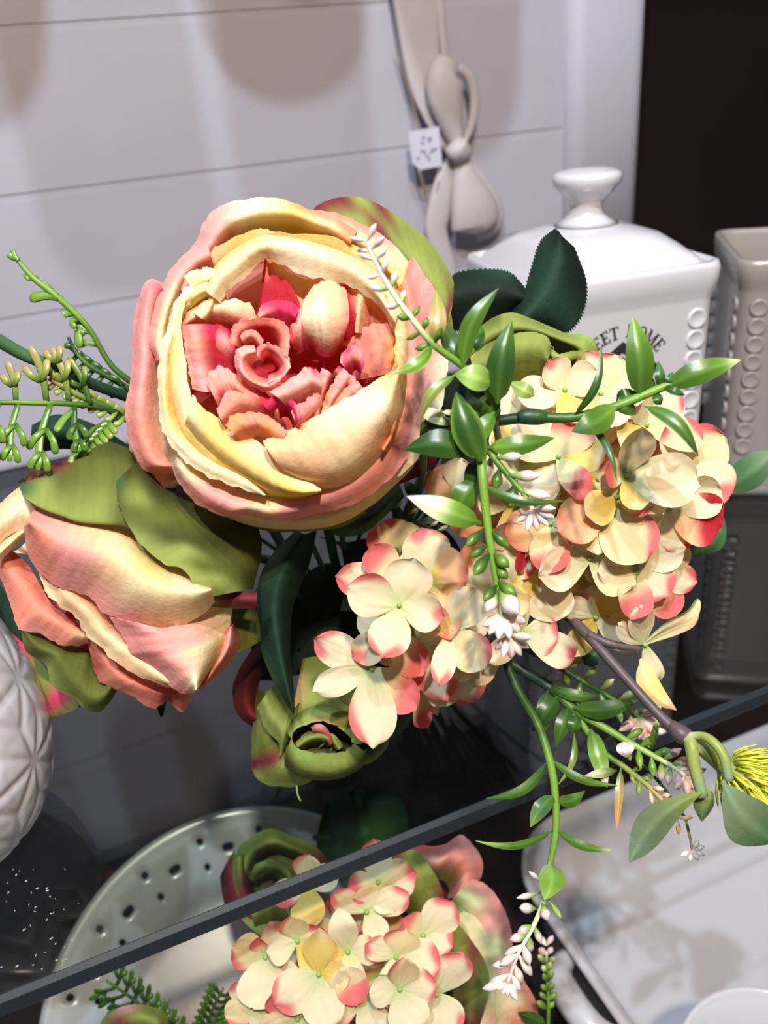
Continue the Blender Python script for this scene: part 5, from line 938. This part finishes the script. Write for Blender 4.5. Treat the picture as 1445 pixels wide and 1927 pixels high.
tubeobj('stem', fr2, [(262, 730, 345), (210, 688, 340), (172, 625, 336), (140, 588, 333), (100, 552, 330), (60, 520, 328), (24, 478, 326)], [0.0014, 0.0011, 0.0012, 0.0013, 0.0008], 'eEFFF', MS, n=36)
for P, w_ in [([(110, 560, 330), (85, 556, 330), (56, 562, 330)], 15), ([(70, 527, 328), (55, 520, 328), (48, 525, 328)], 12), ([(30, 488, 326), (20, 482, 326), (16, 478, 326)], 10), ([(35, 492, 326), (26, 478, 326), (24, 470, 326)], 8), ([(100, 548, 330), (85, 535, 330), (78, 530, 330)], 8),
              ([(140, 588, 333), (122, 590, 333), (118, 592, 333)], 14), ([(150, 600, 334), (135, 605, 334), (142, 618, 334)], 9), ([(172, 625, 336), (158, 620, 336), (142, 608, 336)], 11), ([(160, 628, 336), (148, 625, 336), (150, 655, 336)], 13), ([(185, 650, 338), (165, 645, 338), (150, 650, 338)], 9)]:
    lobe(fr2, P, w_, ('E', 'F', 'F'))
stem_to_hub(fr2, (262, 730, 345), [(480, 930, 385)], 0.0012)
fr3 = hubthing('fern_sprig', -0.018, 0.004, 'shaded feathery fern sprig close beside the big rose on the left', 'fern')
tubeobj('stem', fr3, [(262, 745, 340), (215, 715, 334), (170, 690, 330), (145, 665, 328), (128, 634, 326)], [0.0014, 0.0010, 0.0006], 'eeED', MS, n=24)
for k in range(6):
    x = 232-17*k; y = 727-12*k
    for s in (-1, 1):
        lobe(fr3, [(x, y, 334), (x-14, y+s*14, 332), (x-26, y+s*18, 332)], 9, ('e', 'e', 'E'))
stem_to_hub(fr3, (262, 745, 340), [(480, 940, 385)], 0.001)
fr4 = hubthing('fern_sprig', -0.020, 0.004, 'olive fern sprig with stubby leaflets in front of the thick green stem', 'fern')
tubeobj('stem', fr4, [(262, 790, 335), (200, 765, 322), (150, 745, 316), (115, 725, 312), (92, 712, 310)], [0.0014, 0.0012, 0.0008], 'eEGb', MS, n=24)
for k in range(9):
    x = 236-16*k; y = 782-8.5*k
    for s in (-1, 1):
        lobe(fr4, [(x, y, 326-1.6*k), (x-10, y+s*12, 324-1.6*k), (x-22, y+s*18, 323-1.6*k)], 9, ('E', 'G', 'G'))
tubeobj('stem', fr4, [(225, 785, 326), (180, 805, 318), (160, 830, 314), (150, 862, 312)], [0.0010, 0.0009, 0.0006], 'eEF', MS, n=18)
for k in range(7):
    x = 205-8.5*k; y = 795+9.5*k
    for s in (-1, 1): lobe(fr4, [(x, y, 320-1.4*k), (x-6+s*10, y+8, 319-1.4*k), (x-4+s*18, y+20, 318-1.4*k)], 10, ('E', 'F', 'G'))
stem_to_hub(fr4, (262, 790, 335), [(480, 950, 385)], 0.0012)
st = hubthing('cut_stem', -0.022, 0.0, 'thick bare green stem crossing the ferns to the left picture edge', 'stem')
tubeobj('stalk', st, [(262, 755, 340), (180, 725, 325), (100, 690, 315), (40, 665, 308), (-20, 630, 300)], [0.0020, 0.0022, 0.0024], 'DDQQ', MS, n=24)
stem_to_hub(st, (262, 755, 340), [(480, 950, 388)], 0.0014)
# ------------------------------------------------------------------ the second bouquet below the shelf
LH = Vector((0.16, 0.30, -0.30))
def low(name, dx, dy, label, cat, start, r=0.002):
    t = thing(name, LH+Vector((dx, dy, 0)), label, cat); stem_to_hub(t, start, [], r); return t
pe = low('peony', 0.01, 0.0, 'pink and pale green peony behind the hydrangea on the lower level', 'flower', (850, 1880, 440))
petals(pe, [
 (['415|700,1650 720,1605 770,1590 830,1592 870,1572 902,1610 908,1640 895,1665 872,1695', '404|740,1660 760,1630 790,1618 825,1622 850,1610 872,1630 876,1650 870,1670 858,1690', '420|780,1680 790,1665 805,1655 820,1655 832,1655 840,1662 845,1672 845,1680 842,1690'], ['NNJKKKKK', 'GNBKKKS', 'GGB'], dict(nu=26, jag=0.8)),
 (['408|884,1652 918,1668 945,1705 962,1752 966,1800 985,1845 1008,1885 1012,1940', '396|862,1680 885,1692 910,1725 930,1762 940,1800 955,1845 968,1885 975,1940', '405|845,1700 855,1715 870,1745 888,1780 900,1820 905,1860 910,1900 910,1940'], ['KKKKKKSS', 'VVBVBCS', 'PVVV'], dict(nu=26, jag=1)),
 (['398|872,1715 905,1730 925,1770 935,1820 930,1870 935,1940', '392|850,1730 872,1745 890,1780 900,1820 898,1870 900,1940', '402|830,1740 840,1760 850,1790 858,1820 860,1870 860,1940'], ['VCVVVB', 'VCC', 'V'], dict(nu=20, jag=1)),
 (['392|760,1760 800,1720 840,1720 880,1760 912,1810 920,1860 900,1940', '386|760,1800 800,1765 830,1765 860,1795 880,1830 885,1870 880,1940', '398|760,1840 790,1820 815,1820 835,1840 850,1860 855,1890 855,1940'], ['GGGGNGGN', 'GGNGNGN', 'GNGN'], dict(nu=26, name='sepal', mat=ML)),
 (['402|740,1610 780,1600 815,1640 835,1690 825,1750', '396|735,1660 765,1650 790,1680 800,1710 795,1750', '405|730,1710 750,1700 765,1715 775,1735 770,1760'], ['NGGNg', 'GGGg', 'g'], dict(nu=20, name='sepal', mat=ML)),
 (['420|700,1690 780,1640 860,1700 930,1800 960,1940', '425|700,1760 770,1740 830,1790 880,1860 900,1940', '430|700,1850 760,1850 800,1880 820,1910 840,1940'], ['gNNNN', 'gg', 'g'], dict(nu=20, name='sepal', mat=ML)),
])
lb = low('rose_bud', -0.02, 0.01, 'olive rose bud with red edged petals against the pierced plate', 'flower', (520, 1740, 450))
petals(lb, [
 (['425|440,1700 438,1640 450,1595 480,1572 510,1560 550,1575 590,1590 618,1625 625,1660', '412|455,1700 455,1650 468,1610 490,1592 515,1584 545,1594 575,1608 598,1635 604,1665', '428|475,1700 478,1660 488,1628 502,1612 520,1606 542,1612 562,1624 576,1645 582,1668'], ['KGGGGGNJ', 'XGgGgNN', 'dXdX'], dict(nu=26, jag=1)),
 (['418|414,1650 420,1690 432,1725 470,1740', '412|428,1620 438,1665 450,1700 475,1722', '420|440,1600 456,1640 466,1675 480,1700'], ['DNNJ', 'NNN', 'G'], dict(nu=16)),
 (['412|438,1620 440,1660 450,1690 466,1706', '408|452,1610 454,1655 462,1682 474,1698', '420|466,1605 470,1650 476,1672 484,1685'], ['GGJK', 'GNN', 'X'], dict(nu=16)),
 (['415|465,1650 480,1630 505,1618 530,1625 550,1650 545,1690', '418|475,1660 488,1645 506,1636 524,1640 536,1656 534,1680', '428|485,1670 494,1660 508,1654 518,1658 524,1668 522,1680'], ['gGGgGg', 'gg', 'dd'], dict(nu=20, jag=2, wav=3)),
 (['432|470,1610 500,1600 550,1610 590,1640', '430|470,1660 510,1660 560,1670 600,1680', '428|480,1740 520,1740 560,1740 600,1720'], ['XgX', 'gXg', 'gg'], dict(nu=14)),
 (['410|470,1700 490,1680 515,1672 540,1690 550,1720', '406|475,1725 495,1705 518,1700 540,1712 550,1740', '415|480,1750 500,1740 520,1738 540,1745 550,1760'], ['gGGg', 'GG', 'g'], dict(nu=16, jag=1)),
 (['412|445,1720 470,1745 510,1770 560,1770', '418|470,1700 500,1715 540,1725 580,1715', '425|480,1680 510,1690 550,1700 590,1690'], ['gGGg', 'gg', 'd'], dict(nu=16)),
], mat=ML)
dl = low('rose_leaf', -0.01, 0.02, 'broad dark green leaf above the lower hydrangea, seen through the glass', 'leaf', (690, 1620, 465), 0.0012)
patch('blade', dl, ['450|600,1640 596,1580 612,1520 640,1490 664,1478', '440|640,1660 650,1590 655,1530 662,1500 668,1478', '438|690,1640 710,1600 722,1550 712,1505 676,1478', '450|745,1620 765,1580 766,1535 745,1495 680,1477'], ['dDDD', 'DDDd', 'QQDD', 'DDDd'], mat=ML, nu=24, nv=14)
lh = low('hydrangea_head', 0.0, -0.005, 'cream hydrangea head with pink tips behind the glass shelf edge at the bottom', 'flower', (650, 1860, 425), 0.0024)
HL = [
 (712, 1660, 372, [(95, 84, 60, 16, 'f', 't'), (15, 80, 70, 14, 'c', 't'), (190, 62, 56, 10, 'c', 'w'), (-60, 60, 56, 10, 'c', 'p')], (0, 0.3)),
 (690, 1715, 366, [(25, 90, 56, 8, 'f', 't'), (-60, 60, 50, 8, 'f', 'p'), (80, 50, 50, 8, 'f', 'p'), (150, 80, 46, 12, 'f', 't')], (0, 0.1)),
 (575, 1665, 374, [(75, 66, 60, 20, 'c', 's'), (20, 70, 50, 8, 'f', 'p'), (-80, 76, 66, 8, 'f', 'y'), (200, 66, 50, 8, 'c', 'w')], (-0.1, 0.3)),
 (560, 1770, 352, [(98, 66, 58, 20, 'c', 's'), (30, 66, 50, 14, 'c', 'w'), (-40, 80, 70, 8, 'f', 'y'), (190, 60, 60, 14, 'c', 'p')], (0, 0.1)),
 (500, 1800, 356, [(160, 66, 78, 14, 'f', 's'), (100, 50, 40, 14, 'c', 'w'), (-30, 90, 60, 8, 'f', 'p'), (-100, 88, 74, 8, 'c', 'p')], (-0.2, 0)),
 (600, 1832, 346, [(210, 96, 84, 10, 'f', 't'), (90, 96, 60, 8, 'f', 'y'), (-80, 96, 80, 10, 'f', 'p'), (0, 60, 60, 8, 'f', 'y')], (0, 0)),
 (655, 1790, 350, [(100, 90, 56, 14, 'r', 'p'), (-80, 90, 60, 10, 'c', 'w'), (180, 50, 50, 8, 'f', 'y'), (10, 60, 60, 8, 'f', 't')], (0, 0)),
 (745, 1800, 348, [(75, 66, 70, 18, 'f', 's'), (-10, 84, 88, 8, 'f', 't'), (150, 70, 50, 12, 'f', 't'), (-90, 80, 80, 10, 'c', 'p')], (0.1, 0.1)),
 (795, 1760, 360, [(48, 84, 78, 14, 'f', 't'), (-20, 60, 60, 8, 'f', 't'), (140, 60, 56, 14, 'f', 'w'), (220, 60, 56, 8, 'f', 'p')], (0.3, 0.2)),
 (752, 1860, 340, [(85, 84, 60, 14, 'c', 's'), (10, 70, 70, 8, 'f', 't'), (-70, 80, 80, 8, 'f', 'p'), (180, 60, 60, 8, 'f', 'p')], (0.1, 0)),
 (820, 1870, 352, [(60, 96, 84, 10, 'f', 't'), (-60, 80, 60, 8, 'f', 't'), (150, 60, 56, 8, 'f', 'p'), (240, 66, 60, 8, 'f', 'p')], (0.3, 0)),
 (680, 1880, 348, [(120, 84, 70, 8, 'f', 'p'), (200, 84, 70, 8, 'f', 's'), (-60, 84, 70, 8, 'f', 'p'), (30, 84, 70, 8, 'f', 'g')], (0, -0.1)),
 (480, 1895, 358, [(120, 66, 60, 8, 'f', 't'), (200, 60, 60, 8, 'f', 's'), (-60, 84, 70, 8, 'f', 'p'), (30, 84, 70, 8, 'f', 'p')], (-0.2, -0.1)),
 (560, 1915, 350, [(120, 84, 70, 8, 'f', 'w'), (200, 84, 70, 8, 'f', 's'), (-60, 84, 70, 8, 'f', 'p'), (30, 84, 70, 8, 'f', 'p')], (0, -0.2)),
]
for f in HL: floret(lh, *f)
for k in range(12):
    a = rnd.uniform(0, 2*PI); q = rnd.uniform(0, 1)**0.5
    floret(lh, 650+120*q*math.cos(a), 1815+80*q*math.sin(a), 385+rnd.uniform(-4, 10), auto(rnd, rnd.uniform(0, 90), 82, 'ptyyaw'), (0.3*q*math.cos(a), -0.3*q*math.sin(a)))
gl2 = low('rose_bud', -0.06, 0.0, 'green and pink bud just entering the picture at bottom left', 'flower', (260, 1990, 420))
petals(gl2, [(['405|180,1960 195,1915 235,1893 280,1893 312,1910 322,1960', '395|200,1975 215,1935 245,1915 275,1915 298,1930 305,1975', '398|215,1990 230,1960 250,1945 270,1945 285,1960 290,1990'], ['GGKGGG', 'GNGGN', 'g'], dict(nu=22, jag=0.6))], mat=ML)
ps = low('blossom_sprig', 0.04, -0.005, 'small upright sprig of white buds right of the lower peony', 'sprig', (1030, 1960, 400), 0.001)
stP = [(1030, 1960, 398), (1032, 1900, 396), (1030, 1840, 394), (1028, 1790, 393)]
sprig(ps, stP, 0.001, 0.0006, 'EFI', [((1025, 1925, 396), (975, 1905, 394), 24, dict(cols=('E', 'e')))], whorl(rn, [(1030, 1900, 396), (1030, 1840, 394), (1028, 1780, 393)], 8, 22, 13, [('E', 'F', 'F', 'P'), ('E', 'F', 'F', 'P'), ('E', 'F', 'P', 'V'), WW], 35))
for i, (x0, y0, x1, y1) in enumerate([(330, 1960, 200, 1845), (380, 1960, 420, 1860)]):
    ff = low('fern_sprig', -0.04-0.01*i, -0.004, ['dim fern fronds behind the glass at bottom left', 'dim fern frond left of the lower hydrangea'][i], 'fern', (x0, y0, 410), 0.001)
    tubeobj('stem', ff, [(x0, y0, 410), ((x0+x1)/2, (y0+y1)/2-10, 408), (x1, y1, 405)], [0.001, 0.0006], 'eE', MS, n=16)
    for k in range(8):
        f = k/8; x = x0+(x1-x0)*f; y = y0+(y1-y0)*f
        for s in (-1, 1): pinna(ff, (x, y, 408), (x+(x1-x0)*0.12-s*(y1-y0)*0.28, y+(y1-y0)*0.12+s*(x1-x0)*0.28, 406), 7, ('e', 'E'), 1)
# added flecks standing in for glints on the glass
gv, gf = [], []
for k in range(46):
    px, py = rn.uniform(-20, 150), rn.uniform(1630, 1840); c = onZ(px, py, 0.0006); s_ = rn.uniform(0.0002, 0.00045); a = rn.uniform(0, PI); b0 = len(gv)
    for q in range(4): gv.append(c+Vector((math.cos(a+q*PI/2)*s_*(1.8 if q % 2 else 0.5), math.sin(a+q*PI/2)*s_*(1.8 if q % 2 else 0.5), 0)))
    gv.append(c+Vector((0, 0, 0.0004))); gv.append(c-Vector((0, 0, 0.0006)))
    for q in range(4): gf.append((b0+q, b0+(q+1) % 4, b0+4)); gf.append((b0+(q+1) % 4, b0+q, b0+5))
M_gl = material('glint_flecks', (240, 240, 250), 0.2, metal=0.5)
o = link('glint_flecks', mesh('glint_flecks', gv, gf, smooth=False), M_gl); tag(o, 'tiny bright flecks standing in for glints on the glass beside the pot', 'glint_flecks', None, 'stuff')
